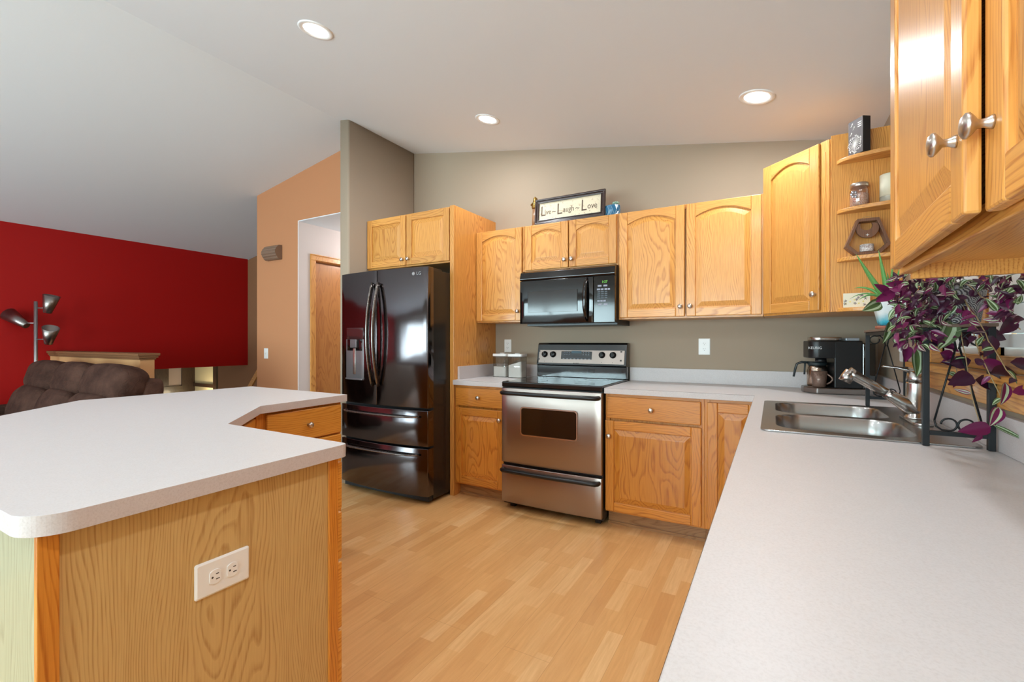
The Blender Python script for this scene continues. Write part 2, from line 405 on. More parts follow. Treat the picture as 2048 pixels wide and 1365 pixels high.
# foyer below the red wall
c = MB(); c.box(-9.4, -9.27, -2.5, 1.8, -1.3, .85); struct(c.build('wall_foyer_far', P_FOYER))
c = MB(); c.box(-9.4, -5.9, 1.8, 1.92, -1.3, .85); struct(c.build('wall_foyer_side', P_CREAM))
c = MB(); c.box(-9.4, -5.44, -2.5, 1.9, .851, .95); struct(c.build('ceiling_foyer', P_CEIL))
c = MB(); c.box(-9.4, -3.15, -2.5, 1.9, -1.4, -1.3); struct(c.build('floor_foyer', CARPET))
c = MB(); c.box(-9.27, -9.23, 1.55, 1.8, -1.3, .85); c.box(-9.27, -9.2, -2.5, 1.55, -1.3, .27); c.box(-9.27, -8.37, 1.76, 1.8, .24, .31); c.box(-9.27, -9.23, 1.06, 1.30, -1.3, .85)
c.box(-8.37, -8.25, 1.72, 1.8, -1.3, .85)
struct(c.build('trim_2', M_DARKWOOD))
# skirt board along the stairs on the brown wall
c = MB(); c.prism([(-6.0, -.39), (-4.6, 1.175), (-4.6, 1.275), (-6.0, -.27)], .6, .62, 'y'); struct(c.build('trim_3', OX, bevel=.003))
fl = bpy.data.lights.new('foyer_lamp', 'POINT'); fl.energy = 9; fl.color = (1, .84, .55); fl.shadow_soft_size = .08
o = bpy.data.objects.new('foyer_lamp', fl); COL.objects.link(o); o.location = (-8.5, 1.55, .05)
a = thing('hall_fill_fixture', 'unseen round dome light added to brighten the hall', 'ceiling light', (-2.0, .5, 2.455))  # unseen fixture and point light added to lift the dim hall
b = MB(); b.lathe([(.15, 0), (.15, .02), (.12, .06), (.06, .08), (.001, .085)], (-2.0, .5, 2.455), (0, 0, -1), 28); b.build('fill_dome', LENS, a)
fl = bpy.data.lights.new('hall_fill_light', 'POINT'); fl.energy = 10; fl.color = (1, .93, .86); fl.shadow_soft_size = .1
o = bpy.data.objects.new('hall_fill_light', fl); COL.objects.link(o); o.location = (-2.0, .5, 2.25)
# half wall with cap
hw = thing('half_wall', 'tan half wall with a moulded cap behind the brown sofa', 'half wall', (-4.2, -1.555, 0)); 
hw['kind'] = 'structure'
c = MB(); c.box(XL, -3.19, -1.61, -1.5, 0, 1.06); c.build('wall_panel', P_TAN, hw)
c = MB(); c.box(XL, -3.155, -1.642, -1.468, 1.085, 1.108); c.box(XL, -3.165, -1.632, -1.478, 1.066, 1.085); c.box(XL, -3.178, -1.622, -1.49, 1.05, 1.066); c.build('cap', P_TANCAP, hw, bevel=.003)
# rear wall with patio door, and an unseen dining window added for more daylight
c = MB(); zz = 2.3
c.box(-5.44, -4.65, YB - .14, YB, 0, 3.3); c.box(-1.15, -.55, YB - .14, YB, 0, 3.3); c.box(1.75, XR + .14, YB - .14, YB, 0, 3.3)
c.box(-4.65, -1.15, YB - .14, YB, 2.1, 3.3); c.box(-.55, 1.75, YB - .14, YB, 2.1, 3.3); c.box(-.55, 1.75, YB - .14, YB, 0, .5)
struct(c.build('wall_front', P_TAUPE))
def window(name, x0, x1, z0, z1, div):
    w = MB(); n = div; y0, y1 = YB - .1, YB - .03
    w.box(x0, x0 + .06, y0, y1, z0, z1); w.box(x1 - .06, x1, y0, y1, z0, z1); w.box(x0, x1, y0, y1, z0, z0 + .06); w.box(x0, x1, y0, y1, z1 - .06, z1)
    for i in range(1, n):
        xx = x0 + (x1 - x0) * i / n; w.box(xx - .04, xx + .04, y0, y1, z0, z1)
    o = struct(w.build(name, WHITE_PL)); p = MB(); p.box(x0 + .05, x1 - .05, y0 + .03, y0 + .035, z0 + .05, z1 - .05); p.build('pane', GLASS, o)
window('window_2', -4.65, -1.15, .02, 2.1, 2); window('added_window', -.55, 1.75, .5, 2.1, 2)
# window over the sink
wf = MB()
wf.box(2.262, 2.2855, WY0 - .0, WY1 + .07, 1.035, 1.1045)                    # apron
wf.box(2.235, XR + .07, WY0 - .1, WY1 + .09, 1.105, 1.128)              # stool
wf.box(2.264, 2.2855, WY1, WY1 + .07, 1.1285, WZ1); wf.box(2.264, 2.2855, WY0 - .07, WY0, 1.1285, WZ1); wf.box(2.264, 2.2855, WY0 - .07, WY1 + .07, WZ1 + .0005, WZ1 + .07)
wf.box(2.286, 2.38, WY1 - .02, WY1, 1.1285, WZ1 - .0205); wf.box(2.286, 2.38, WY0, WY0 + .02, 1.1285, WZ1 - .0205); wf.box(2.286, 2.38, WY0, WY1, WZ1 - .02, WZ1)
wf.box(2.30, 2.37, -1.60, -1.54, 1.1755, WZ1 - .0205)
wf.box(2.30, 2.37, WY0 + .0205, WY1 - .0205, 1.1285, 1.175)
w1 = struct(wf.build('window_1', OY, bevel=.003))
p = MB(); p.box(2.350, 2.355, WY0 + .02, WY1 - .02, 1.17, WZ1 - .02); p.build('pane', GLASS, w1)
p = MB()
for y0, y1 in ((-2.1, -1.6), (-1.54, -1.04)):
    p.box(2.334, 2.349, y0, y0 + .025, 1.175, WZ1 - .02); p.box(2.334, 2.349, y1 - .025, y1, 1.175, WZ1 - .02); p.box(2.334, 2.349, y0, y1, 1.175, 1.2)
p.build('sash', WHITE_PL, w1)
# cellular blind pulled partly down behind the casing
p = MB()
for k in range(20):
    for y0, y1 in ((WY0 + .025, -1.605), (-1.535, WY1 - .025)): p.box(2.306, 2.330, y0, y1, 1.20 + k*.041, 1.20 + k*.041 + .038)
bl = p.build('window_blind', mat('blind_fabric', (225,225,222), .8)); tag(bl, 'white pleated blind in the window above the sink', 'blind')

# ------------------------------------------------------------------ cabinets
def contour(x0, x1, z0, z1, rise, i, n=14):
    x0 += i; x1 -= i; z0 += i; z1 -= i
    p = [(x0, z0), (x1, z0)]
    cx = (x0 + x1) / 2; hw_ = (x1 - x0) / 2
    for k in range(n + 1):
        x = x1 - (x1 - x0) * k / n; p.append((x, z1 - rise * ((x - cx) / hw_) ** 2))
    return p
def knob(x, y, z, parent, world=False, r=.016):
    k = MB(); k.lathe([(r*.55, 0), (r*.5, .003), (r*.34, .008), (r*.34, .014), (r*.75, .019), (r, .023), (r*.98, .026), (r*.7, .0295), (.001, .031)], (x, y, z), (0, -1, 0), 18)
    return k.build('knob', NICKEL, parent, world, recalc=True)
def door(root, x0, x1, z0, z1, yf, kn=None, rise=.0, mats=None, sw=.057, name='door'):
    """raised-panel door in the cabinet's own frame: front face at y=yf-.019"""
    MZ, MX = mats or (OZ, OX)
    y0, y1 = yf - .019, yf
    d = MB()
    d.box(x0, x0 + sw, y0, y1, z0, z1, 0); d.box(x1 - sw, x1, y0, y1, z0, z1, 0)
    d.box(x0 + sw, x1 - sw, y0, y1, z0, z0 + sw, 1)
    tz = z1 - sw * .8 if rise else z1 - sw
    arch = contour(x0 + sw, x1 - sw, z0, tz, rise, 0)[2:]
    d.prism([(x0 + sw, z1), (x1 - sw, z1)] + arch, y0, y1, 'y', 1)
    o = d.build(name, [MZ, MX], root, False, bevel=.004, seg=2)
    p = MB(); rings = []
    for ins, y in ((0, yf - .0085), (.004, yf - .0085), (.010, yf - .010), (.036, yf - .0175), (.038, yf - .0178)):
        rings.append([(x, y, z) for x, z in contour(x0 + sw, x1 - sw, z0 + sw, tz, rise * max(0, 1 - ins * 4), ins)])
    p.loops(rings, 0, False, False, True)
    p.build('door_panel', MZ, o, False, recalc=True)
    if kn: knob(kn[0], y0, kn[1], o)
    return o
def drawer(root, x0, x1, z0, z1, yf, kn=True, m=None, name='drawer'):
    d = MB(); d.box(x0, x1, yf - .019, yf, z0, z1)
    o = d.build(name, m or LX, root, False, bevel=.005, seg=2)
    if kn: knob((x0 + x1) / 2, yf - .019, (z0 + z1) / 2, o)
    return o
def cabinet(name, label, loc, rz, w, d, h, mats=(OZ, OX), toe=0, group=None, frame=True, cat='cabinet', hollow=False):
    r = thing(name, label, cat, loc, rz, group)
    b = MB()
    if hollow:
        b.box(0, .018, -d + .02, -.002, toe, h); b.box(w - .018, w, -d + .02, -.002, toe, h); b.box(.018, w - .018, -d + .02, -.002, toe, toe + .018); b.box(.018, w - .018, -.012, -.002, toe + .018, h)
    else: b.box(0, w, -d + .02, -.002, toe, h)
    b.build('cabinet_body', mats[0], r, False)
    f_ = MB(); s = .03
    f_.box(0, s, -d, -d + .02, toe, h, 0); f_.box(w - s, w, -d, -d + .02, toe, h, 0); f_.box(s, w - s, -d, -d + .02, toe, toe + s, 1); f_.box(s, w - s, -d, -d + .02, h - s, h, 1)
    f_.box(s, w - s, -d + .012, -d + .0199, toe + s, h - s, 0)
    f_.build('face_frame', list(mats), r, False, bevel=.001)
    if toe:
        t_ = MB(); t_.box(0, w, -d + .065, -d + .08, 0, toe); t_.box(0, w, -d + .053, -d + .065, 0, .018)
        t_.build('toe_kick', TOE, r, False)
    return r
UP = 'oak wall cabinets on the back wall'
UB, UT = 1.372, 2.134; H = UT - UB
a = cabinet('wall_cabinet', 'narrow single-door oak wall cabinet left of the microwave, against the tall fridge panel', (-.4565, 0, UB), 0, .4545, .305, H)
door(a, .003, .437, .012, H - .004, -.305, (.405, .085), .042)
a = cabinet('wall_cabinet', 'short two-door oak cabinet directly above the black microwave', (0, 0, 1.765), 0, .7605, .305, UT - 1.765)
h = UT - 1.765
door(a, .012, .377, .012, h - .004, -.305, (.352, .07), .038); door(a, .385, .750, .012, h - .004, -.305, (.410, .07), .038)
a = cabinet('wall_cabinet', 'wide two-door oak wall cabinet right of the microwave', (.762, 0, UB), 0, .912, .305, H)
door(a, .010, .450, .012, H - .004, -.305, (.425, .078), .045); door(a, .462, .902, .012, H - .004, -.305, (.487, .078), .045)
# diagonal corner cabinet
CT = 2.286
a = thing('corner_wall_cabinet', 'tall oak corner wall cabinet with an angled arched door', 'cabinet', (1.676, -.305, UB), R(-45))
b = MB(); b.prism([(1.6765, -.002), (1.6765, -.305), (1.990, -.6185), (2.284, -.6185), (2.284, -.002)], UB, CT, 'z'); b.build('cabinet_body', OZ, a, bevel=.001)
door(a, .014, .392, .012, CT - UB - .004, 0, (.370, .10), .048)
f_ = MB(); f_.tube([(.418, -.003, .03), (.418, -.003, CT - UB - .06)], .007, 8); f_.box(.394, .443, -.006, 0, .0, CT - UB); f_.build('face_frame', OZ, a, False, bevel=.002)
# open quarter-round shelves
a = thing('corner_shelf', 'open oak end shelf with four quarter-round shelves beside the corner cabinet', 'shelf', (2.14, -.63, UB))
b = MB(); b.box(1.992, 2.284, -.632, -.619, UB, 2.297); b.build('back_panel', OZ, a, bevel=.001)
for z in (1.379, 1.637, 1.887, 2.147):
    b = MB(); pts = [(2.284, -.6325)] + [(2.284 - .268*math.sin(t_), -.6325 - .116*math.cos(t_)) for t_ in [PI/2*k/16 for k in range(17)]]
    b.prism(pts, z - .01, z + .010, 'z'); b.build('shelf_board', OX, a, bevel=.003)
# cabinet above the fridge and its tall side panel
a = cabinet('fridge_top_cabinet', 'two-door oak cabinet above the refrigerator', (-1.4165, 0, 1.845), 0, .919, .61, 2.288 - 1.845)
h = 2.288 - 1.845
door(a, .004, .452, .012, h - .006, -.61, (.425, .06), 0); door(a, .462, .909, .012, h - .006, -.61, (.489, .06), 0)
a = thing('fridge_side_panel', 'tall oak panel standing beside the right side of the refrigerator', 'panel', (-.477, -.3, 0))
b = MB(); b.box(-.4765, -.4580, -.612, -.002, 0, 2.290); b.build('panel_board', OZ, a, bevel=.001)
b = MB(); b.box(-.4965, -.4580, -.632, -.6125, 0, 2.290); b.build('panel_edge', OZ, a, bevel=.002)
# base cabinets, back run
a = cabinet('base_cabinet', 'small oak base cabinet between the fridge panel and the range', (-.4565, 0, 0), 0, .4545, .61, .875, (LZ, LX), toe=.10)
drawer(a, .012, .452, .715, .856, -.61); door(a, .012, .452, .112, .700, -.61, (.42, .63), 0, (LZ, LX))
a = cabinet('base_cabinet', 'oak base cabinet with one drawer right of the range', (.7645, 0, 0), 0, .607, .61, .875, (LZ, LX), toe=.10)
drawer(a, .012, .588, .715, .856, -.61); door(a, .003, .590, .112, .700, -.61, (.032, .60), 0, (LZ, LX))
a = cabinet('base_cabinet', 'oak corner base cabinet with a full-height door under the inner counter corner', (1.3725, 0, 0), 0, .302, .61, .875, (LZ, LX), toe=.10)
door(a, .014, .290, .112, .856, -.61, None, 0, (LZ, LX))
# base run under the sink (faces the room, along the right wall)
for i, (y0, y1, lab) in enumerate(((-1.80, -.66, 'oak sink base cabinet with two doors under the double sink'), (-2.56, -1.803, 'oak base cabinet under the long counter between the sink base and the last cabinet'), (-3.32, -2.563, 'oak base cabinet under the near end of the long counter'))):
    w = y1 - y0
    a = cabinet('base_cabinet', lab, (2.285, y1, 0), R(-90), w, .61, .875, (LZ, LX), toe=.10, hollow=(i == 0))
    door(a, .012, w/2 - .004, .112, .700, -.61, (w/2 - .03, .63), 0, (LZ, LX)); door(a, w/2 + .004, w - .012, .112, .700, -.61, (w/2 + .03, .63), 0, (LZ, LX))
    drawer(a, .012, w - .012, .715, .856, -.61)
# near upper cabinet on the right wall
FY0, FY1 = -3.36, -2.20
a = thing('wall_cabinet', 'large oak wall cabinet close by on the right wall, left door slightly ajar', 'cabinet', (2.285, FY1, UB), R(-90))
w = FY1 - FY0; h = CT - UB; d = .305
b = MB(); b.box(0, .016, -d+.02, -.002, -.012, h, 0); b.box(w-.016, w, -d+.02, -.002, 0, h, 0); b.box(.016, w-.016, -d+.02, -.002, .02, .035, 1); b.box(.016, w-.016, -d+.02, -.002, h-.016, h, 1); b.box(.016, w-.016, -.014, -.002, .035, h-.016, 0)
b.build('cabinet_body', [OX, OX], a, False)
f_ = MB(); s = .038
f_.box(0, s, -d, -d+.02, 0, h, 0); f_.box(w-s, w, -d, -d+.02, 0, h, 0); f_.box(s, w-s, -d, -d+.02, 0, s, 1); f_.box(s, w-s, -d, -d+.02, h-s, h, 1)
f_.build('face_frame', [OZ, OX], a, False, bevel=.002)
dd = door(a, 0, .545, .010, h-.01, 0, (.518, .115), .055)
dd.location = (.020, -d - .001, 0); dd.rotation_euler = (0, 0, R(-2.2))
door(a, .562, 1.125, .010, h-.01, -d-.001, (.590, .115), .055)

# ------------------------------------------------------------------ countertops
def counter(name, label, outer, holes, splash, seam=True):
    r = thing(name, label, 'countertop', (sum(p[0] for p in outer)/len(outer), sum(p[1] for p in outer)/len(outer), .876))
    b = MB(); b.plate(outer, holes, .876, .9135, 1); b.bm.normal_update()
    for f_ in b.bm.faces:
        if abs(f_.normal.z) > .9 and f_.calc_center_median().z > .9: f_.material_index = 0
    b.build('worktop', [LAM, LAME], r, bevel=.0015, seg=1)
    if seam:
        n = len(outer); s_ = MB(); cx = sum(p[0] for p in outer)/n; cy = sum(p[1] for p in outer)/n
        A = []
        for i in range(n):
            p0, p1, p2 = Vector(outer[i-1]), Vector(outer[i]), Vector(outer[(i+1) % n])
            e1 = (p1 - p0).normalized(); e2 = (p2 - p1).normalized(); nn = Vector((e1.y, -e1.x)) + Vector((e2.y, -e2.x)); nn.normalize()
            A.append(p1 + nn * .0006)
        s_.loops([[(p.x, p.y, .9110) for p in A], [(p.x, p.y, .9124) for p in A]], 0, False, False, False)
        s_.build('edge_seam', SEAM, r)
    for j, sp in enumerate(splash):
        s_ = MB(); s_.box(*sp); s_.build('backsplash', LAME, r, bevel=.001, seg=1)
    return r
counter('countertop', 'short pale laminate countertop left of the range with two canisters on it', [(-.457, -.648), (-.003, -.648), (-.003, -.001), (-.457, -.001)], [],
        [(-.456, -.0035, -.020, -.001, .914, 1.016), (-.456, -.438, -.585, -.0205, .914, 1.016)])
SX0, SX1, SY0, SY1 = 1.70, 2.235, -1.775, -.92
YN = -3.40
counter('countertop', 'long pale laminate L-shaped countertop holding the sink', [(.7655, -.648), (1.636, -.648), (1.636, YN), (2.285, YN), (2.285, -.001), (.7655, -.001)],
        [[(SX0, SY0), (SX1, SY0), (SX1, SY1), (SX0, SY1)]],
        [(.7655, 2.265, -.020, -.001, .914, 1.016), (2.266, 2.285, YN, -.001, .914, 1.016)])

# ------------------------------------------------------------------ sink and faucet
a = thing('kitchen_sink', 'stainless double-bowl sink set into the long counter', 'sink', (1.96, -1.35, .914))
rim = MB(); outer = rrect(1.688, 2.247, -1.788, -.908, .03, 6)
bw = [(1.735, 2.125, -1.735, -1.372), (1.735, 2.125, -1.330, -.958)]
hs = [rrect(*q, .085, 7) for q in bw]
rim.plate(outer, hs, .9142, .9195, 0); rim.build('rim', SINKST, a, bevel=.002, seg=2)
for q in bw:
    b = MB(); x0, x1, y0, y1 = q; rings = []
    for ins, z, rr in ((0, .9194, .085), (.004, .912, .082), (.008, .85, .08), (.014, .76, .075), (.035, .742, .06), (.06, .738, .05)):
        rings.append([(x, y, z) for x, y in rrect(x0 + ins, x1 - ins, y0 + ins, y1 - ins, rr, 7)])
    b.loops(rings, 0, True, False, True); o = b.build('bowl', SINKST, a, recalc=False)
    dcx, dcy = (x0+x1)/2, (y0+y1)/2
    k = MB(); k.lathe([(.045, .7385), (.042, .7415), (.03, .7405), (.002, .7400)], (dcx, dcy, 0), (0, 0, 1), 20); k.build('drain', NICKEL, o)
a = thing('faucet', 'brushed nickel pull-out faucet with a lever standing on the back of the sink', 'faucet', (2.19, -1.33, .92))
fx, fy = 2.188, -1.335
b = MB(); b.prism(rrect(fx - .03, fx + .03, fy - .125, fy + .125, .0295, 8), .9196, .929, 'z', 0, True); b.build('deck_plate', FAUCET, a, bevel=.002)
b = MB(); b.lathe([(.034, .929), (.0335, .937), (.0295, .94), (.0290, 1.06), (.0285, 1.066)], (fx, fy, 0), (0, 0, 1), 28); b.build('faucet_body', FAUCET, a)
b = MB(); b.lathe([(.0288, 1.0672), (.0285, 1.080), (.026, 1.097), (.018, 1.108), (.002, 1.111)], (fx, fy, 0), (0, 0, 1), 28)
b.tube([(fx - .002, fy, 1.101), (fx - .03, fy - .001, 1.112), (fx - .06, fy - .002, 1.119), (fx - .095, fy - .003, 1.122), (fx - .10, fy - .003, 1.121)], [.022, .017, .011, .008, .004], 12, flat=.45); b.build('lever', FAUCET, a)
b = MB(); b.tube([(fx + .002, fy, .955), (fx - .035, fy - .004, .985), (fx - .075, fy - .008, 1.012), (fx - .09, fy - .009, 1.022)], [.030, .026, .0195, .018], 20); b.build('spout', FAUCET, a)
b = MB(); tp = Vector((fx - .207, fy - .02, 1.100)); b.tube([(fx - .091, fy - .0095, 1.0228), (fx - .14, fy - .014, 1.054), (fx - .185, fy - .018, 1.084), tp], [.0172, .0175, .019, .020], 20)
b.tube([tp + Vector((.010, 0, .002)), tp + Vector((-.003, 0, -.022)), tp + Vector((-.012, 0, -.040))], [.0185, .0215, .0215], 20); b.build('spray_head', FAUCET, a)

# ------------------------------------------------------------------ range
a = thing('range', 'stainless steel electric range with a black glass cooktop', 'stove', (.381, -.33, 0))
x0, x1 = .004, .758
b = MB(); b.box(x0, x1, -.640, -.012, .035, .885); b.box(x0+.03, x0+.07, -.6, -.56, 0, .035); b.box(x1-.07, x1-.03, -.6, -.56, 0, .035); b.box(x0+.03, x0+.07, -.1, -.06, 0, .035); b.box(x1-.07, x1-.03, -.1, -.06, 0, .035); b.build('range_body', BLACK, a, bevel=.003)
b = MB(); b.box(x0 - .001, x1 + .001, -.672, -.012, .8855, .925); b.build('cooktop', BLACK_GL, a, bevel=.008, seg=3)
for bx, by, br in ((.19, -.50, .095), (.19, -.2, .075), (.57, -.5, .075), (.57, -.2, .095)):
    k = MB(); k.lathe([(br, .9253), (br, .9256), (br - .003, .9256), (br - .003, .9253)], (bx, by, 0), (0, 0, 1), 40, caps=False); k.build('burner_ring', mat('burner_mark', (60, 60, 62), .3), a)
def bowed(x0_, x1_, z0_, z1_, yb, bulge, th, n=14):
    P = []
    for k in range(n + 1):
        u = k / n; P.append((x0_ + (x1_ - x0_) * u, yb - th - bulge * (1 - (2*u - 1) ** 2)))
    return P + [(x1_, yb), (x0_, yb)]
dr_ = MB(); dr_.prism(bowed(x0, x1, 0, 0, -.6405, .012, .032), .342, .880, 'z', 0, True); od = dr_.build('oven_door', STEEL, a, bevel=.004)
wn = MB(); wn.prism([(p[0], p[1]) for p in rrect(.172, .592, .555, .748, .02, 5)], -.690, -.672, 'y', 0); wn.build('oven_window', OVENGL, od, bevel=.001)
wn = MB(); ro = rrect(.166, .598, .549, .754, .024, 5); ri = rrect(.175, .589, .558, .745, .018, 5)
wn.loops([[(x, -.684, z) for x, z in ro], [(x, -.6905, z) for x, z in ro], [(x, -.6905, z) for x, z in ri]], 0, False, False, False); wn.build('window_trim', mat('bright_trim', (210,205,200), .25, 1), od)
def barhandle(parent, xa, xb, z, yb, bow, r=.0145, name='door_handle', m=BLACK):
    h_ = MB(); pts = [(xa, yb + .03, z), (xa, yb + .008, z)]
    for k in range(13):
        u = k / 12; pts.append((xa + .012 + (xb - xa - .024) * u, yb - bow * (1 - (2*u - 1)**2) - .004, z))
    pts += [(xb, yb + .008, z), (xb, yb + .03, z)]
    h_.tube(pts, r, 12, flat=1.0); return h_.build(name, m, parent)
barhandle(od, .022, .740, .847, -.713, .012)
b = MB(); b.prism(bowed(x0, x1, 0, 0, -.6405, .012, .032), .055, .322, 'z', 0, True); o = b.build('storage_drawer', STEEL, a, bevel=.004); barhandle(o, .022, .740, .292, -.713, .012)
# backguard
b = MB(); b.prism([(-.010, .9255), (-.088, .9255), (-.088, 1.018), (-.100, 1.024), (-.066, 1.192), (-.050, 1.203), (-.010, 1.203)], x0 - .001, x1 + .001, 'x'); bgd = b.build('backguard', BLACK_GL, a, bevel=.003)
sl = math.atan2(.034, .168); CR = Matrix.Rotation(-sl, 3, 'X')
def cpt(x, s, out=0):        # point on sloped console: s from 0 bottom to 1 top
    p = Vector((x, -.100 + .034*s, 1.024 + .168*s)); n_ = Vector((0, -math.cos(sl), math.sin(sl))); return p + n_ * out
c_ = MB(); c_.obox(cpt(.381, .40, .001), .722, .004, .108, CR); c_.build('control_panel', STEEL, bgd, bevel=.001)
c_ = MB(); c_.obox(cpt(.352, .47, .0035), .262, .003, .064, CR); c_.build('display', mat('range_display', (26,27,32), .15, coat=.5), bgd, bevel=.001)
LITE = mat('pale_marks', (150,156,168), .5); MK = mat('dark_marks', (50,44,42), .5)
c_ = MB(); 
c_.obox(cpt(.352, .62, .0054), .085, .001, .020, CR); 
c_.build('display_screen', mat('range_lcd', (70,92,104), .2), bgd)
c_ = MB()
for k in range(8): c_.obox(cpt(.245 + .031*k, .30, .0054), .014, .001, .0035, CR)
for k in range(3):
    for q in range(3): c_.obox(cpt(.252 + .02*k, .5 + .09*q, .0054), .010, .001, .0025, CR); c_.obox(cpt(.412 + .022*k, .5 + .09*q, .0054), .008, .001, .004, CR)
c_.build('button_marks', LITE, bgd)
for kx in (.073, .148, .565, .652):
    k = MB(); nn = Vector((0, -math.cos(sl), math.sin(sl))); cc_ = cpt(kx, .50, .003)
    k.lathe([(.026, 0), (.026, .004), (.0225, .008), (.021, .020), (.018, .023), (.001, .024)], cc_, nn, 28); k.obox(cc_ + nn*.025, .008, .008, .038, CR); k.build('knob', BLACK, bgd)
c_ = MB()
for kx in (.022, .716):
    for q in (.26, .66): c_.obox(cpt(kx, q, .0035), .014, .001, .012, CR)
for kx in (.073, .148, .565, .652): c_.obox(cpt(kx, .16, .0035), .004, .001, .004, CR)
for k in range(4): c_.obox(cpt(.335 + .012*k, .1, .0035), .008, .001, .005, CR)
c_.build('panel_marks', MK, bgd)
c_ = MB()
for i in range(7):
    for j in range(5): c_.box(.455 + i*.008, .459 + i*.008, -.0892, -.088, .965 + j*.007, .968 + j*.007)
c_.build('vent_grille', BLACK_M, bgd)

# ------------------------------------------------------------------ microwave
a = thing('microwave', 'black over-the-range microwave under the short two-door cabinet', 'microwave', (.381, -.2, 1.335))
b = MB(); b.box(.004, .758, -.355, -.003, 1.352, 1.7635); b.box(.03, .758, -.32, -.003, 1.335, 1.352); b.build('microwave_body', BLACK, a, bevel=.002)
b = MB(); b.prism([(-.356, 1.685), (-.390, 1.685), (-.396, 1.70), (-.380, 1.748), (-.356, 1.762)], .002, .760, 'x'); vb = b.build('vent_top', BLACK_GL, a, bevel=.003)
b = MB(); b.prism(bowed(.002, .60, 0, 0, -.356, .006, .034), 1.352, 1.683, 'z', 0, True); md_ = b.build('microwave_door', BLACK_GL, a, bevel=.003)
b = MB(); b.box(.075, .482, -.3985, -.3955, 1.437, 1.600); b.build('door_window', mat('microwave_window', (40,36,36), .08, coat=.6), md_, bevel=.001)
b = MB(); b.tube([(.555, -.392, 1.675), (.552, -.415, 1.64), (.550, -.428, 1.58), (.550, -.430, 1.52), (.550, -.428, 1.46), (.552, -.415, 1.40), (.556, -.392, 1.366)], [.008, .013, .016, .017, .016, .013, .008], 12); b.build('door_handle', BLACK_GL, md_)
b = MB(); b.box(.603, .760, -.388, -.356, 1.352, 1.683); cp = b.build('control_panel', BLACK_GL, a, bevel=.003)
text_mesh('1:27', .024, 'clock_digits', mat('green_digits', (90,170,60), .5, emis=(110,200,70), es=.9), cp, textm((.685, -.3885, 1.640)))
KEY = mat('keypad_marks', (140,142,156), .5); b = MB()
for x_, z_, w_ in ((.648, 1.613, .028), (.690, 1.613, .028), (.640, 1.588, .024), (.667, 1.588, .020), (.694, 1.588, .020), (.716, 1.588, .016), (.640, 1.505, .018), (.662, 1.505, .018), (.684, 1.505, .018), (.648, 1.480, .028), (.692, 1.480, .028)):
    b.box(x_ - w_/2, x_ + w_/2, -.3886, -.388, z_ - .006, z_ + .006)
b.build('button_marks', KEY, cp)
b = MB()
for i in range(3):
    for j in range(4): b.box(.632 + i*.026, .652 + i*.026, -.3885, -.388, 1.522 + j*.0145, 1.531 + j*.0145)
b.build('key_pads', mat('key_pads', (44,46,56), .3), cp)

# ------------------------------------------------------------------ refrigerator
a = thing('refrigerator', 'black stainless french-door refrigerator with two bottom drawers', 'refrigerator', (-.95, -.45, 0))
fx0, fx1, fs = -1.411, -.492, -.968
b = MB(); b.box(fx0 + .008, fx1 - .006, -.835, -.06, .03, 1.755)
for q in ((fx0 + .05, -.82), (fx1 - .09, -.82), (fx0 + .05, -.1), (fx1 - .09, -.1)): b.box(q[0], q[0] + .04, q[1], q[1] + .04, 0, .03)
b.box(fx1 - .15, fx1 - .03, -.82, -.70, 1.755, 1.775)
b.build('fridge_body', FR_SIDE, a, bevel=.003)
def yf_(x): u = (x - fx0) / (fx1 - fx0); return -.905 - .040 * (1 - (2*u - 1)**2)
def fpanel(name, xa, xb, z0, z1, par=a, n=10, m=BSTEEL):
    p_ = MB(); P = [(xa + (xb - xa)*k/n, yf_(xa + (xb - xa)*k/n)) for k in range(n + 1)] + [(xb, -.836), (xa, -.836)]
    p_.prism(P, z0, z1, 'z', 0, True); return p_.build(name, m, par, bevel=.004, seg=2)
dl = fpanel('fridge_door', fx0, fs - .003, .718, 1.772); dr2 = fpanel('fridge_door', fs + .003, fx1, .718, 1.772)
d1 = fpanel('freezer_drawer', fx0, fx1, .432, .700); d2 = fpanel('freezer_drawer', fx0, fx1, .062, .418)
for par, hx in ((dl, fs - .032), (dr2, fs + .032)):
    h_ = MB(); pts = []
    for k in range(17):
        u = k/16; z = .87 + .80*u; pts.append((hx, yf_(hx) - .012 - .060 * math.sin(PI*u)**.75, z))
    h_.tube(pts, .019, 12, flat=.55); h_.build('door_handle', HANDLE, par)
for par, z in ((d1, .655), (d2, .372)):
    h_ = MB(); n = 24
    top = []; 
    xa, xb = fx0 + .07, fx1 - .07
    for (dz, do) in ((.017, .050), (-.017, .042)): pass
    A = []
    for k in range(n + 1):
        x = xa + (xb - xa)*k/n; ed = min(1, min(k, n - k) / 1.5); A.append((x, yf_(x) - .008 - .036*ed, z))
    h_.tube(A, .017, 10, flat=.5); h_.build('drawer_handle', HANDLE, par)
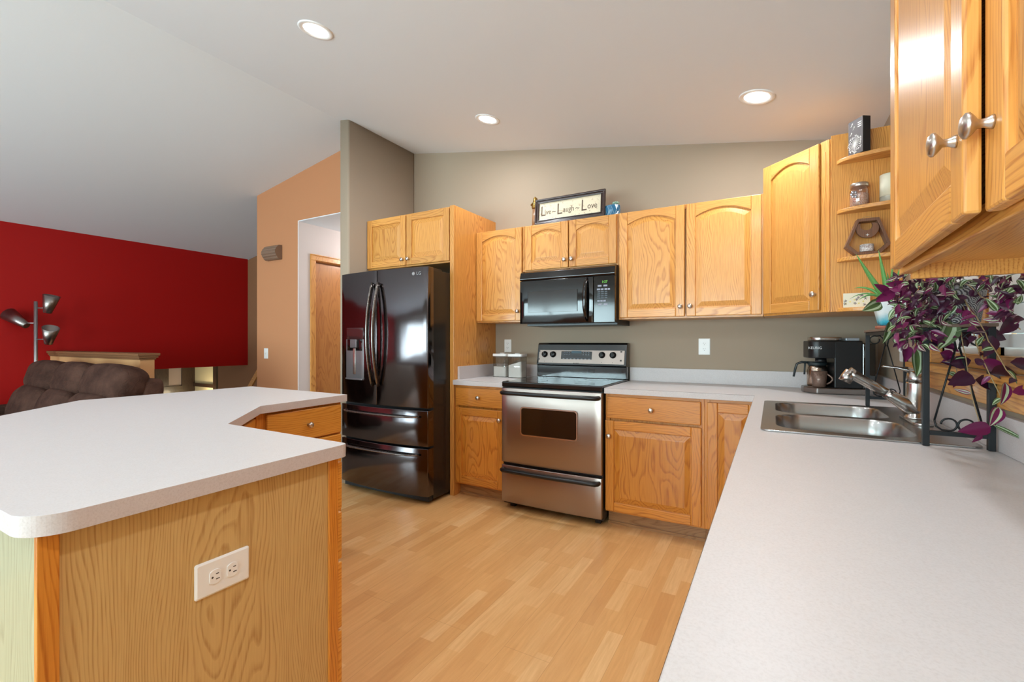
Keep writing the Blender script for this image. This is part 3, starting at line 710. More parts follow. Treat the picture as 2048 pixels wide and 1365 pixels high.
# dispenser in the left door
dx0, dx1 = -1.345, -1.115
def fbox(name, xa, xb, z0, z1, o0, o1, m, par=dl, n=5, bevel=.002):
    p_ = MB(); P = [(xa + (xb-xa)*k/n, yf_(xa + (xb-xa)*k/n) - o1) for k in range(n+1)] + [(xa + (xb-xa)*k/n, yf_(xa + (xb-xa)*k/n) - o0) for k in range(n, -1, -1)]
    p_.prism(P, z0, z1, 'z', 0, True); return p_.build(name, m, par, bevel=bevel)
fbox('dispenser_panel', dx0 + .012, dx1, 1.235, 1.325, -.005, .006, MAROON)
fbox('dispenser_recess', dx0, dx1, .905, 1.233, -.004, .002, DGRAY)
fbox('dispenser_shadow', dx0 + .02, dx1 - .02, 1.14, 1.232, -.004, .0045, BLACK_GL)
fbox('dispenser_spout', dx0 + .075, dx1 - .075, 1.165, 1.232, 0, .018, DGRAY)
fbox('dispenser_paddle', dx0 + .10, dx1 - .10, .95, 1.16, 0, .008, NICKEL)
fbox('drip_tray', dx0 + .005, dx1 - .005, .905, .918, 0, .014, DGRAY)
M_LOGO = mat('logo_grey', (150,148,150), .4)
lx = fx1 - .105; rt_ = Matrix.Rotation(R(8), 4, 'Z')
text_mesh('LG', .034, 'logo_text', M_LOGO, dr2, textm((lx + .03, yf_(lx + .03) - .002, 1.722), rt_))
k = MB(); k.lathe([(.013, 0), (.013, .0012), (.001, .0014)], (lx - .018, yf_(lx - .018) + .0002, 1.722), (.1, -1, 0), 20); k.build('logo_disc', M_LOGO, dr2)
b = MB(); b.box(fx0, fs, -.86, -.837, .7005, .7175); b.box(fs, fx1, -.86, -.837, .7005, .7175); b.box(fx0, fx1, -.86, -.837, .4185, .4315); b.box(fx0 + .01, fx1 - .01, -.88, -.836, .02, .061); b.build('door_gasket', BLACK_M, a)

# ------------------------------------------------------------------ island
IT = [(-.386, -1.740), (-.368, -2.262), (-.022, -2.603)] + [(.625 - .018 + .018*math.cos(t_), -2.612 - .018 + .018*math.sin(t_)) for t_ in (PI/2, PI/4, 0)] + \
     [(.628 - .07 + .07*math.cos(t_), -3.298 + .07 + .07*math.sin(t_)) for t_ in [-PI/2*k/16 for k in range(17)]] + [(-.675, -3.298), (-1.378, -2.595), (-1.33, -1.722)]
counter('countertop', 'wide pale laminate worktop of the angled kitchen island', IT, [], [])
a = thing('island_cabinet', 'island cabinet nearest the camera with a khaki grained end panel', 'cabinet', (.3, -2.95, 0))
b = MB(); b.box(-.03, .592, -3.262, -2.64, 0, .8755); b.build('cabinet_body', KP, a)
b = MB(); b.box(.5925, .600, -3.245, -2.665, 0, .8755); b.build('end_panel', KH, a)
b = MB(); b.box(.5925, .606, -3.276, -3.2455, 0, .8755); b.build('corner_post', LZ, a, bevel=.002)
b = MB(); b.box(-.03, .592, -3.272, -3.2625, 0, .8755); b.build('back_panel', KP, a)
b = MB(); b.box(.5925, .606, -2.6645, -2.632, 0, .8755); b.box(-.02, .5925, -2.64, -2.632, .1, .8755); b.build('face_frame', LZ, a, bevel=.002)
for z0, z1 in ((.716, .858), (.566, .708), (.36, .558), (.12, .352)):
    b = MB(); b.box(.31, .600, -2.632, -2.612, z0, z1); o = b.build('drawer', HZ, a, bevel=.005)
    k = MB(); k.lathe([(.009, 0), (.006, .008), (.006, .014), (.016, .022), (.012, .029), (.001, .031)], (.455, -2.612, (z0+z1)/2), (0, 1, 0), 16); k.build('knob', NICKEL, o)
b = MB(); b.box(-.0, .30, -2.632, -2.612, .12, .858); o = b.build('door', LZ, a, bevel=.004)
k = MB(); k.lathe([(.009, 0), (.006, .008), (.006, .014), (.016, .022), (.012, .029), (.001, .031)], (.27, -2.612, .75), (0, 1, 0), 16); k.build('knob', NICKEL, o)
a = thing('island_cabinet', 'island drawer cabinet at the far arm next to the refrigerator', 'cabinet', (-.7, -2.0, 0))
b = MB(); b.box(-1.02, -.432, -2.24, -1.765, .1, .8755); b.box(-1.02, -.50, -2.24, -1.765, 0, .1); b.build('cabinet_body', LZ, a)
b = MB(); b.box(-.4318, -.413, -2.255, -1.762, .1, .8755); b.build('face_frame', LZ, a, bevel=.002)
for z0, z1 in ((.705, .862), (.535, .696), (.33, .526), (.12, .321)):
    b = MB(); b.box(-.4128, -.394, -2.212, -1.772, z0, z1); o = b.build('drawer', HZ, a, bevel=.005)
    k = MB(); k.lathe([(.009, 0), (.006, .008), (.006, .014), (.016, .022), (.012, .029), (.001, .031)], (-.394, -1.985, (z0+z1)/2 - .004), (1, 0, 0), 16); k.build('knob', NICKEL, o)
a = thing('island_cabinet', 'angled island cabinet in the inner corner of the worktop', 'cabinet', (-.4, -2.5, 0))
b = MB(); b.prism([(-.432, -2.2555), (-.395, -2.2825), (-.0305, -2.642), (-.0305, -3.262), (-.45, -3.262), (-1.02, -2.80), (-1.02, -2.241), (-.4335, -2.241)], 0, .8755, 'z'); b.build('cabinet_body', LZ, a)
u = Vector((.3645, -.3595)).normalized(); nrm = Vector((-u.y, u.x)); p0 = Vector((-.395, -2.2825))
b = MB(); q = [p0 + u*.03 + nrm*.001, p0 + u*.48 + nrm*.001, p0 + u*.48 + nrm*.020, p0 + u*.03 + nrm*.020]; b.prism([(v.x, v.y) for v in q], .12, .858, 'z'); b.build('door', LZ, a, bevel=.004)

# ------------------------------------------------------------------ outlets and switches
def receptacle(mb_, mb2, cx, cz, P):
    """P(u,v,w): u right, v up, w out of the plate"""
    n = 16; ring = []
    for k in range(n):
        t_ = 2*PI*k/n; u_ = .0165*math.cos(t_); v_ = .0165*math.sin(t_); v_ = max(-.0125, min(.0125, v_)); ring.append((cx + u_, cz + v_))
    mb_.loops([[P(u_, v_, .0055) for u_, v_ in ring], [P(u_, v_, .0072) for u_, v_ in ring]], 0, False, False, True)
    for du, hh in ((-.006, .0085), (.006, .0065)):
        q = [(cx+du-.001, cz+.001), (cx+du+.001, cz+.001), (cx+du+.001, cz+.001+hh), (cx+du-.001, cz+.001+hh)]
        mb2.loops([[P(*w_, .0072) for w_ in q], [P(*w_, .0075) for w_ in q]], 0, False, False, True)
    q = [(cx + .0024*math.cos(2*PI*k/8), cz - .0065 + .0024*math.sin(2*PI*k/8)) for k in range(8)]
    mb2.loops([[P(*w_, .0072) for w_ in q], [P(*w_, .0075) for w_ in q]], 0, False, False, True)
def outlet(label, P, horiz=False, w=.070, h=.114, switch=False, cat='outlet', name='wall_outlet', gang=1):
    c0 = P(0, 0, 0); a_ = thing(name, label, cat, c0)
    sw_ = w
    b_ = MB(); rp = rrect(-sw_/2, sw_/2, -h/2, h/2, .004, 3)
    ri = rrect(-sw_/2 + .004, sw_/2 - .004, -h/2 + .004, h/2 - .004, .004, 3)
    b_.loops([[P(u_, v_, 0) for u_, v_ in rp], [P(u_, v_, .003) for u_, v_ in rp], [P(u_, v_, .0055) for u_, v_ in ri]], 0, False, True, True)
    b_.build('cover_plate', WHITE_PL, a_)
    m1, m2 = MB(), MB()
    if switch:
        for g in range(gang):
            cx = (g - (gang-1)/2)*.046
            q = [(cx-.005, -.012), (cx+.005, -.012), (cx+.005, .012), (cx-.005, .012)]
            m1.loops([[P(*w_, .0055) for w_ in q], [P(w_[0], w_[1]*.6 + .003, .014) for w_ in q]], 0, False, False, True)
        m1.build('toggle', WHITE_PL, a_); m2.bm.free()
    else:
        receptacle(m1, m2, 0, .0195, P); receptacle(m1, m2, 0, -.0195, P)
        m1.build('receptacle', WHITE_PL, a_); m2.build('slot', SLOT, a_)
    return a_
outlet('white outlet on the taupe wall between the range and the coffee maker', lambda u_, v_, w_: Vector((1.297 + u_, -w_, 1.178 + v_)), w=.078, h=.118)
outlet('white outlet behind the canisters', lambda u_, v_, w_: Vector((-.331 + u_, -w_, 1.175 + v_)))
outlet('white horizontal outlet on the khaki island end panel', lambda u_, v_, w_: Vector((.600 + w_, -2.9595 + v_, .6755 + u_)), w=.080, h=.122)
outlet('white switch plate on the orange wall below the chime box', lambda u_, v_, w_: Vector((-3.083 + u_, -.5 - w_, 1.083 + v_)), switch=True, cat='light switch', name='light_switch')
outlet('white double switch plate on the wall beside the sink window', lambda u_, v_, w_: Vector((2.286 - w_, -.64 - u_, 1.172 + v_)), switch=True, cat='light switch', name='light_switch', w=.116, gang=2)
# chime box on the orange wall
a = thing('door_chime', 'brown ribbed chime box on the orange wall', 'door chime', (-2.925, -.5, 2.09))
b = MB(); prof = []
n = 12
for k in range(n + 1):
    z = 2.085 + .15*k/n; prof.append((-.5 - .035 - .045*math.sin(PI*(k/n)) - (.006 if k % 2 else 0), z))
b.prism([(-.5, 2.085)] + prof + [(-.5, 2.235)], -3.045, -2.805, 'x'); b.build('chime_cover', mat('chime_brown', (128,102,84), .5), a, bevel=.001)

# ------------------------------------------------------------------ recessed lights
def downlight(x, y, label):
    z = ceil_z(x); tl = math.atan(.172) * (1 if x > -1.53 else -1)
    nrm_ = Vector((-math.sin(tl), 0, -math.cos(tl)))
    a_ = thing('recessed_light', label, 'ceiling light', (x, y, z), 0, 'recessed ceiling lights')
    b_ = MB(); b_.lathe([(.092, -.001), (.092, .003), (.086, .006), (.066, .003), (.064, -.004)], (x, y, z), nrm_, 40, caps=False); b_.build('trim_ring', TRIMW, a_)
    b_ = MB(); b_.lathe([(.0655, .0005), (.001, .0008)], (x, y, z), nrm_, 32, caps=True); b_.build('lens', LENS, a_)
    l = bpy.data.lights.new('lamp_light', 'AREA'); l.shape = 'DISK'; l.size = .13; l.energy = LAMP_W; l.color = LAMP_C
    o_ = bpy.data.objects.new('lamp_light', l); COL.objects.link(o_); o_.location = Vector((x, y, z)) + nrm_ * .012
    o_.rotation_euler = Vector((0, 0, -1)).rotation_difference(nrm_).to_euler()
downlight(-.48, -1.875, 'round recessed light highest on the ceiling, above the island')
downlight(-.14, -.64, 'round recessed light near the back wall above the range')
downlight(1.648, -.663, 'round recessed light near the corner shelf')
# more of the same lights, added out of view to brighten the room
for x, y in ((1.6, -3.0), (-.3, -4.4), (1.2, -5.2)): downlight(x, y, 'round recessed light added out of view to brighten the room')

# ------------------------------------------------------------------ floor lamp
a = thing('floor_lamp', 'brushed metal floor lamp with three cone shades behind the sofa', 'floor lamp', (-5.02, -1.80, 0))
LM = mat('lamp_metal', (150,144,140), .32, 1); LP = mat('lamp_pole', (170,168,168), .35, .9)
lx_, ly_ = -5.02, -1.80
b = MB(); b.lathe([(.14, 0), (.14, .015), (.13, .022), (.02, .026)], (lx_, ly_, 0), seg=32); b.build('base', LM, a)
b = MB(); b.tube([(lx_, ly_, .02), (lx_, ly_, 1.635)], .016, 14); b.build('pole', LP, a)
rtv = Vector((math.cos(YAW), math.sin(YAW), 0))
def shade(z, side, ax, ln=.17):
    base_ = Vector((lx_, ly_, z)); j = base_ + rtv * side
    b_ = MB(); b_.tube([base_, j], .006, 8); ar = b_.build('arm', LP, a)
    ax = (rtv*ax[0] + Vector((0, 0, 1))*ax[1] + Vector((math.sin(YAW), -math.cos(YAW), 0))*ax[2]).normalized()
    b_ = MB(); c0 = j - ax*.055 ; b_.lathe([(.028, 0), (.034, .004), (.071, ln), (.068, ln), (.032, .008), (.001, .008)], c0, ax, 32); b_.build('lamp_shade', LM, a)
shade(1.566, .135, (.26, .95, .02), .19); shade(1.407, -.14, (-.84, .54, .0), .23); shade(1.237, .14, (.42, .86, .28), .19)

# ------------------------------------------------------------------ sofa
a = thing('sofa', 'brown microfibre reclining sofa with pillowed backs in front of the half wall', 'sofa', (-3.7, -2.2, 0))
rs = random.Random(3)
def puff(cx, cy, cz, rx, ry, rz_, name, tilt=0, e=.62, wr=.012):
    ph = rs.random()*6
    def wf_(p):
        k = wr * (math.sin(p.x*34 + p.z*15 + ph) + .7*math.sin(p.x*19 - p.y*27 + ph*2) + .5*math.sin(p.z*48+p.x*9)) * (.35 + .65*abs(p.x/rx))
        return p * (1 + k)
    b_ = MB(); b_.ell((cx, cy, cz), (rx, ry, rz_), e, Matrix.Rotation(tilt, 3, 'X'), 44, 26, f=wf_); return b_.build(name, SOFA, a)
b = MB(); b.box(-4.72, -2.66, -2.62, -1.70, .08, .40); b.box(-4.66, -2.72, -1.86, -1.68, .3, .84); b.build('sofa_frame', SOFA, a, bevel=.05, seg=4)
for cx, w_ in ((-4.36, .365), (-3.70, .325), (-3.035, .385)):
    puff(cx, -1.855, .865, w_, .145, .160, 'head_pillow', R(-16))
    puff(cx, -1.98, .60, w_*.98, .14, .20, 'back_cushion', R(-18))
    puff(cx, -2.32, .43, w_*.98, .28, .12, 'seat_cushion', 0)
b = MB(); b.ell((-2.72, -1.735, .70), (.07, .075, .215), .45, Matrix.Rotation(R(-6), 3, 'X'), 24, 16); b.build('back_side', SOFA, a)
for cx in (-4.83, -2.54):
    puff(cx, -2.22, .36, .115, .40, .24, 'armrest', 0, .5)

# ------------------------------------------------------------------ canisters
FLOURM = mat('flour', (240,238,234), .9)
def canister(cx, cy, label, fill, slope):
    a_ = thing('canister', label, 'canister', (cx, cy, .9145), 0, 'canisters on the counter'); w_ = .066; hh = .175
    b_ = MB(); b_.prism(rrect(cx - w_, cx + w_, cy - w_*.85, cy + w_*.85, .018, 5), .9145, .9145 + hh, 'z', 0, True); b_.build('container', JAR, a_)
    b_ = MB(); w2 = w_ - .004; P = rrect(cx - w2, cx + w2, cy - w2*.83, cy + w2*.83, .015, 5)
    b_.loops([[(x, y, .918) for x, y in P], [(x, y, .918 + fill + slope*(x - cx)) for x, y in P]], 0, False, True, True); b_.build('flour', FLOURM, a_)
    b_ = MB(); b_.prism(rrect(cx - w_ - .003, cx + w_ + .003, cy - w_*.85 - .003, cy + w_*.85 + .003, .02, 5), .9145 + hh, .9145 + hh + .022, 'z', 0, True); b_.lathe([(.022, 0), (.022, .006), (.001, .007)], (cx, cy, .9145 + hh + .022), seg=20); b_.build('lid', WHITE_PL, a_, bevel=.004)
canister(-.285, -.175, 'clear white-lidded canister half full of flour, the left one', .085, 0.0)
canister(-.128, -.195, 'clear white-lidded canister nearly full of flour, the right one beside the range', .115, .28)

# ------------------------------------------------------------------ things on the cabinet tops
a = thing('wall_sign', 'dark framed sign reading Live Laugh Love on top of the microwave cabinet', 'sign', (.37, -.27, UT))
sgx0, sgx1, sgz0, sgz1 = .082, .655, UT + .001, UT + .205
tilt_ = Matrix.Translation((0, -.285, UT)) @ Matrix.Rotation(R(-5), 4, 'X') @ Matrix.Translation((0, .285, -UT))
def ring(mb_, x0_, x1_, z0_, z1_, w_, y0_, y1_):
    mb_.box(x0_, x1_, y0_, y1_, z0_, z0_ + w_); mb_.box(x0_, x1_, y0_, y1_, z1_ - w_, z1_); mb_.box(x0_, x0_ + w_, y0_, y1_, z0_ + w_, z1_ - w_); mb_.box(x1_ - w_, x1_, y0_, y1_, z0_ + w_, z1_ - w_)
b = MB(); ring(b, sgx0, sgx1, sgz0, sgz1, .014, -.300, -.278); ring(b, sgx0 + .014, sgx1 - .014, sgz0 + .014, sgz1 - .014, .014, -.294, -.278); ring(b, sgx0 + .028, sgx1 - .028, sgz0 + .028, sgz1 - .028, .006, -.298, -.278)
b.bm.transform(tilt_); b.build('picture_frame', DARKBR, a, bevel=.003)
PAP = mat('aged_paper', (222,208,180), .7); _t = N(PAP, 'ShaderNodeTexCoord'); _n = noise(PAP, _t.outputs['Object'], 60, 3, .7)
base(PAP, mixc(PAP, ramp(PAP, _n.outputs['Fac'], (.3, 1.), (.42, .0)), lin((222,208,180)), lin((168,134,104))))
b = MB(); b.box(sgx0 + .034, sgx1 - .034, -.288, -.280, sgz0 + .034, sgz1 - .034); b.bm.transform(tilt_); pg = b.build('sign_print', PAP, a)
INK = mat('brown_ink', (92,72,56), .7)
zc = (sgz0 + sgz1)/2
for txt, tx, sz in (('L', .150, .115), ('ive', .192, .062), ('~', .243, .07), ('L', .290, .125), ('augh', .365, .062), ('~', .437, .07), ('L', .488, .125), ('ove', .555, .066)):
    text_mesh(txt, sz, 'lettering', INK, pg, tilt_ @ textm((tx, -.2885, zc + (.0 if len(txt) == 1 and txt != '~' else -.008))), sx_=.8)
# praying figurine on a post
a = thing('figurine', 'small gilt praying figurine on a brown post left of the sign', 'figurine', (.045, -.215, UT))
BRZ = mat('gilt_bronze', (150,116,58), .35, .8); BPOST = oak('brown_post', 'z', (160,116,78), (128,88,56))
b = MB(); b.tube([(.047, -.215, UT), (.047, -.215, UT + .155)], [.026, .021], 18); b.build('post', BPOST, a)
b = MB(); b.lathe([(.024, 0), (.028, .012), (.026, .03), (.018, .05), (.012, .062), (.008, .068)], (.047, -.215, UT + .155), seg=20)
b.ell((.047, -.215, UT + .236), (.013, .014, .017), 1, None, 14, 10); b.lathe([(.019, .045), (.020, .06), (.0165, .085), (.008, .094), (.001, .096)], (.047, -.210, UT + .155), seg=16)
for sd in (-1, 1): b.tube([(.047 + sd*.020, -.215, UT + .205), (.047 + sd*.030, -.225, UT + .188), (.047 + sd*.006, -.243, UT + .196)], [.007, .006, .004], 8)
b.build('praying_figure', BRZ, a)
# ring of gilt behind the figurine
b = MB(); b.tube([(.047 + .034*math.cos(t_), -.213, UT + .192 + .034*math.sin(t_)) for t_ in [PI*.9 + PI*1.2*k/14 for k in range(15)]], .0025, 6); b.build('halo_band', BRZ, a)
# succulent
a = thing('potted_succulent', 'pale succulent in a blue geometric pot right of the sign', 'potted plant', (.72, -.25, UT))
BLUEP = mat('blue_glaze', (44,104,140), .25); b = MB()
n = 12; R0 = [(.70 + .052*math.cos(2*PI*k/n), -.25 + .045*math.sin(2*PI*k/n), UT + .001) for k in range(n)]; R1 = [(.70 + .056*math.cos(2*PI*(k+.5)/n), -.25 + .048*math.sin(2*PI*(k+.5)/n), UT + .04) for k in range(n)]; R2 = [(.70 + .056*math.cos(2*PI*k/n), -.25 + .048*math.sin(2*PI*k/n), UT + .075) for k in range(n)]
b.loops([R0, R1, R2], 0, False, True, True); b.build('pot', BLUEP, a)
b = MB()
for k in range(n):
    b.tube([R0[k], R1[k]], .0007, 5); b.tube([R1[k-1], R0[k]], .0007, 5); b.tube([R1[k], R2[k]], .0007, 5)
b.build('pot_lines', mat('pale_lines', (180,205,215), .4), a)
SUC = mat('succulent_green', (150,180,160), .5); b = MB()
for ly in range(3):
    for k in range(8 - ly):
        t_ = 2*PI*k/(8-ly) + ly*.5; el = .35 + .4*ly; L_ = .030 - ly*.004; c0 = Vector((.728, -.262, UT + .082)); dv = Vector((math.cos(t_)*math.cos(el), math.sin(t_)*math.cos(el), math.sin(el)))
        b.tube([c0, c0 + dv*L_*.5, c0 + dv*L_*.85, c0 + dv*L_], [.003, .006, .004, .0008], 6)
b.tube([(.728, -.262, UT + .0755), (.728, -.262, UT + .084)], .006, 8)
b.build('rosette', SUC, a)

# ------------------------------------------------------------------ things on the corner shelf
def onshelf(px, x_y):  # y plane helper
    p = at(px, 600, y=x_y); return p.x
a = thing('box_sign', 'black box sign with a white dandelion on the top shelf board', 'sign', (2.085, -.70, 2.1575))
M0 = Matrix.Translation((2.105, -.684, 2.1575)) @ Matrix.Rotation(R(-56), 4, 'Z')
BK = mat('box_black', (22,20,22), .6); BKF = mat('box_face', (78,72,72), .6); WHT = mat('white_print', (232,230,226), .6)
b = MB(); b.box(-.046, .042, -.018, .022, 0, .178, 0); b.bm.transform(M0); b.build('box', BK, a, bevel=.001)
# the decorated face looks to the left front
Mface = M0 @ Matrix.Translation((-.046, 0, 0))
b = MB(); b.box(-.046, .042, -.0195, -.0182, .001, .177); b.bm.transform(M0); bf = b.build('printed_face', BKF, a)
b = MB(); cx0, cz0 = -.006, .055
for k in range(22):
    t_ = 2*PI*k/22; r1 = .030 + .004*(k % 3)
    b.tube([(cx0, -.0198, cz0), (cx0 + r1*math.cos(t_), -.0198, cz0 + r1*math.sin(t_))], .0006, 4)
    for q in (-.35, 0, .35): b.tube([(cx0 + r1*math.cos(t_), -.0198, cz0 + r1*math.sin(t_)), (cx0 + (r1 + .007)*math.cos(t_ + q*.4), -.0198, cz0 + (r1 + .007)*math.sin(t_ + q*.4))], .0006, 4)
b.tube([(cx0, -.0198, cz0), (cx0 - .004, -.0198, .003)], .0008, 4)
for ux, uz in ((-.03, .150), (-.018, .130), (-.035, .105)): b.tube([(ux, -.0198, uz), (ux + .008, -.0198, uz + .008)], .001, 4); b.tube([(ux + .008, -.0198, uz + .008), (ux + .012, -.0198, uz + .014)], .002, 4)
for k in range(3): b.box(.012, .034, -.0201, -.0196, .152 - k*.010, .156 - k*.010)
b.bm.transform(M0); b.build('white_print', WHT, bf)
# mason jar candle
a = thing('glass_jar', 'lidded glass jar with a silver flower charm on the middle shelf board', 'jar', (2.10, -.70, 1.897))
z0 = 1.8975; jc = (2.105, -.678, z0)
b = MB(); b.lathe([(.036, .001), (.040, .006), (.040, .078), (.036, .086), (.035, .094)], jc, seg=28, caps=False); b.build('jar_glass', glass_thin('mottled_glass', (236,222,214), .22), a)
CW = mat('pink_speckle_wax', (206,176,160), .5); _t = N(CW, 'ShaderNodeTexCoord'); _n = noise(CW, _t.outputs['Object'], 220, 2, .8)
base(CW, mixc(CW, ramp(CW, _n.outputs['Fac'], (.45, .0), (.6, 1.)), lin((190,150,132)), lin((236,226,220))))
b = MB(); b.lathe([(.037, .0015), (.0385, .005), (.0385, .060), (.001, .061)], jc, seg=28); b.build('wax', CW, a)
b = MB(); b.lathe([(.0375, .0945), (.0395, .096), (.0395, .112), (.037, .115), (.001, .115)], jc, seg=28); b.build('lid', NICKEL, a)
b = MB(); fc = Vector((2.080, -.716, z0 + .055))
for k in range(6):
    t_ = 2*PI*k/6; b.ell(fc + Vector((.012*math.cos(t_)*.9, -.012*math.cos(t_)*-.4, .012*math.sin(t_))), (.008, .003, .008), 1, None, 8, 6)
b.build('flower_charm', mat('silver_charm', (190,190,200), .3, .9), a)
# white candle
a = thing('candle', 'tall cream candle on the middle shelf board near the wall', 'candle', (2.215, -.72, 1.897))
b = MB(); b.lathe([(.036, .001), (.036, .033)], (2.222, -.680, 1.8965), seg=28); b.build('candle_base', mat('grey_band', (170,165,150), .6), a)
b = MB(); b.lathe([(.036, .0335), (.036, .14), (.03, .143), (.001, .141)], (2.222, -.680, 1.8965), seg=28); b.build('wax', mat('cream_wax', (232,226,202), .5), a)
# hexagon lantern
a = thing('wood_lantern', 'hexagonal brown wood frame with a hanging crescent on the lower shelf board', 'decor', (2.135, -.72, 1.647))
BW = oak('weathered_wood', 'z', (128,86,62), (84,54,38), rough=.7)
hc = Vector((2.135, -.675, 1.6475 + .093)); Rz = Matrix.Rotation(R(4), 3, 'Z')
hp = [(-.048, -.090), (.048, -.090), (.092, -.045), (.046, .090), (-.042, .090), (-.092, -.045)]
b = MB(); n = 6
def hexr(sc_, y): return [hc + Rz @ Vector((p_[0]*sc_, y, p_[1]*sc_)) for p_ in hp]
b.loops([hexr(1, -.025), hexr(1, .025), hexr(.84, .025), hexr(.84, -.025), hexr(1, -.025)], 0, False, False, False); b.build('hexagon_frame', BW, a, bevel=.001)
b = MB(); mo = hc + Rz @ Vector((.0, -.010, .030)); P = []
for k in range(17): t_ = PI + R(20) - R(20) + PI*k/16*1.0; 
out = [(.046*math.cos(t_), .046*math.sin(t_) + .01) for t_ in [R(150) + R(240)*k/20 for k in range(21)]]; inn = [(.026*math.cos(t_) - .004, .024*math.sin(t_) + .026) for t_ in [R(30) - R(240)*k/20 for k in range(21)]]
A = [mo + Rz @ Vector((p_[0], -.008, p_[1])) for p_ in out]; B = [mo + Rz @ Vector((p_[0], .008, p_[1])) for p_ in out]; C_ = [mo + Rz @ Vector((p_[0], .008, p_[1])) for p_ in inn[::-1]]; D_ = [mo + Rz @ Vector((p_[0], -.008, p_[1])) for p_ in inn[::-1]]
for k in range(20):
    vs = [[b.bm.verts.new(L_[k]), b.bm.verts.new(L_[k+1])] for L_ in (A, B, C_, D_)]
    for q in range(4):
        n1, n2 = vs[q], vs[(q+1) % 4]; b.face([n1[0], n1[1], n2[1], n2[0]])
bmesh.ops.remove_doubles(b.bm, verts=b.bm.verts, dist=1e-5)
b.build('crescent', BW, a)
b = MB(); 
for t_ in range(4): b.tube([mo + Rz @ Vector((0, -.0095, -.022)), mo + Rz @ Vector((.008*math.cos(PI/2*t_), -.0095, -.022 + .008*math.sin(PI/2*t_)))], [.002, .0003], 5)
b.build('star', WHITE_PL, a)
b = MB(); b.tube([hc + Rz @ Vector((-.04 + .08*k/10, -.01, .082 + .018*math.sin(PI*k/10))) for k in range(11)], .0012, 5); b.build('twine', mat('twine', (180,150,110), .9), a)
a = thing('tealight_cup', 'small mottled candle cup standing inside the hexagonal wood frame', 'candle', (2.14, -.72, 1.665))
cb = hc + Rz @ Vector((.0, -.002, -.0745)); 
b = MB(); b.lathe([(.028, 0), (.029, .004), (.029, .036), (.026, .036), (.026, .028), (.001, .028)], cb, seg=24)
MW = mat('mottled_cup', (196,184,180), .4); _t = N(MW, 'ShaderNodeTexCoord'); _n = noise(MW, _t.outputs['Object'], 160, 2, .8); base(MW, mixc(MW, ramp(MW, _n.outputs['Fac'], (.4, .0), (.62, 1.)), lin((160,140,135)), lin((232,228,226)))); b.build('cup', MW, a)
# card with printed flowers on the lowest board
a = thing('flower_card', 'small cream card with printed flowers on the lowest shelf board', 'card', (2.08, -.70, 1.39))
b = MB(); b.box(2.040, 2.150, -.674, -.665, 1.3895, 1.462); b.build('card', mat('cream_card', (236,226,202), .6), a, bevel=.001)
b = MB(); rs = random.Random(5)
for k in range(9):
    fx_, fz_ = 2.046 + rs.random()*.09, 1.396 + rs.random()*.058
    for q in range(5):
        t_ = 2*PI*q/5 + k; b.tube([(fx_, -.6745, fz_), (fx_ + .007*math.cos(t_), -.6745, fz_ + .007*math.sin(t_))], [.0008, .0016], 5)
b.build('flower_print', mat('plum_print', (110,92,104), .6), a)
b = MB()
for k in range(5): b.ell((2.05 + .018*k, -.6742, 1.41 + .009*(k % 3)), (.004, .0008, .004), 1, None, 8, 6)
b.build('yellow_print', mat('yellow_print', (232,214,120), .6), a)

# ------------------------------------------------------------------ coffee maker, mug, carafe
a = thing('coffee_maker', 'black coffee maker with a steel base in the counter corner', 'coffee maker', (2.05, -.28, .914), R(8))
# local frame: x along length (front at -x), y depth
b = MB(); base_pts = [(-.17, .05), (-.17, -.02), (-.12, -.105), (.15, -.105), (.15, .12), (-.12, .12)]
b.prism([(x, y) for x, y in base_pts], .001, .036, 'z'); b.build('base', steel('maker_steel', (150,142,138), .3, (200, 200, 5)), a, False, bevel=.006, seg=3)
b = MB(); b.box(-.035, .10, -.10, .115, .0365, .305); b.prism(rrect(-.155, .02, -.100, .110, .05, 8), .205, .305, 'z', 0, True)
b.build('housing', BLACK, a, False, bevel=.006, seg=3)
b = MB(); b.prism(rrect(-.145, .015, -.088, .05, .05, 8), .3055, .328, 'z', 0, True); b.build('lid', steel('maker_lid', (190,186,182), .25, (5, 5, 200)), a, False, bevel=.004)
b = MB(); b.box(.025, .09, -.08, .05, .3055, .322); b.build('side_lid', mat('grey_lid', (170,176,184), .35, .5), a, False, bevel=.003)
b = MB(); b.box(.1005, .16, -.095, .10, .0365, .290); b.build('water_tank', SMOKE, a, False, bevel=.004)
b = MB(); b.lathe([(.03, .18), (.028, .204)], (-.085, -.03, 0), seg=20); b.build('nozzle', BLACK, a, False)
text_mesh('KEURIG', .021, 'brand_text', mat('logo_white', (205,205,205), .5), a, parent_mat(a) @ Matrix.Translation((-.128, -.0985, .264)) @ Matrix.Rotation(R(-28), 4, 'Z') @ FACE_Y, sx_=.95)
T = parent_mat(a)
a = thing('coffee_carafe', 'steel carafe with a black handle standing in the coffee maker', 'carafe', T @ Vector((-.085, .06, .0365)))
cp_ = T @ Vector((-.085, .055, .0365))
b = MB(); b.lathe([(.050, 0.0005), (.054, .01), (.054, .09), (.048, .115), (.045, .12)], cp_, seg=28); b.build('carafe_body', steel('carafe_steel', (196,176,160), .2, (5, 5, 100)), a)
b = MB(); b.lathe([(.046, .1205), (.05, .128), (.048, .142), (.001, .145)], cp_, seg=28)
hd = Vector((-1, .02, 0))
b.tube([cp_ + Vector((-.03, 0, .137)), cp_ + Vector((-.08, -.01, .140)), cp_ + Vector((-.105, -.012, .128)), cp_ + Vector((-.113, -.014, .10)), cp_ + Vector((-.122, -.016, .05))], [.011, .011, .010, .0095, .008], 10, flat=.7)
b.tube([cp_ + Vector((-.062, -.008, .135)), cp_ + Vector((-.066, -.008, .065))], .005, 8); b.build('carafe_handle', mat('handle_dark', (40,48,50), .4), a)
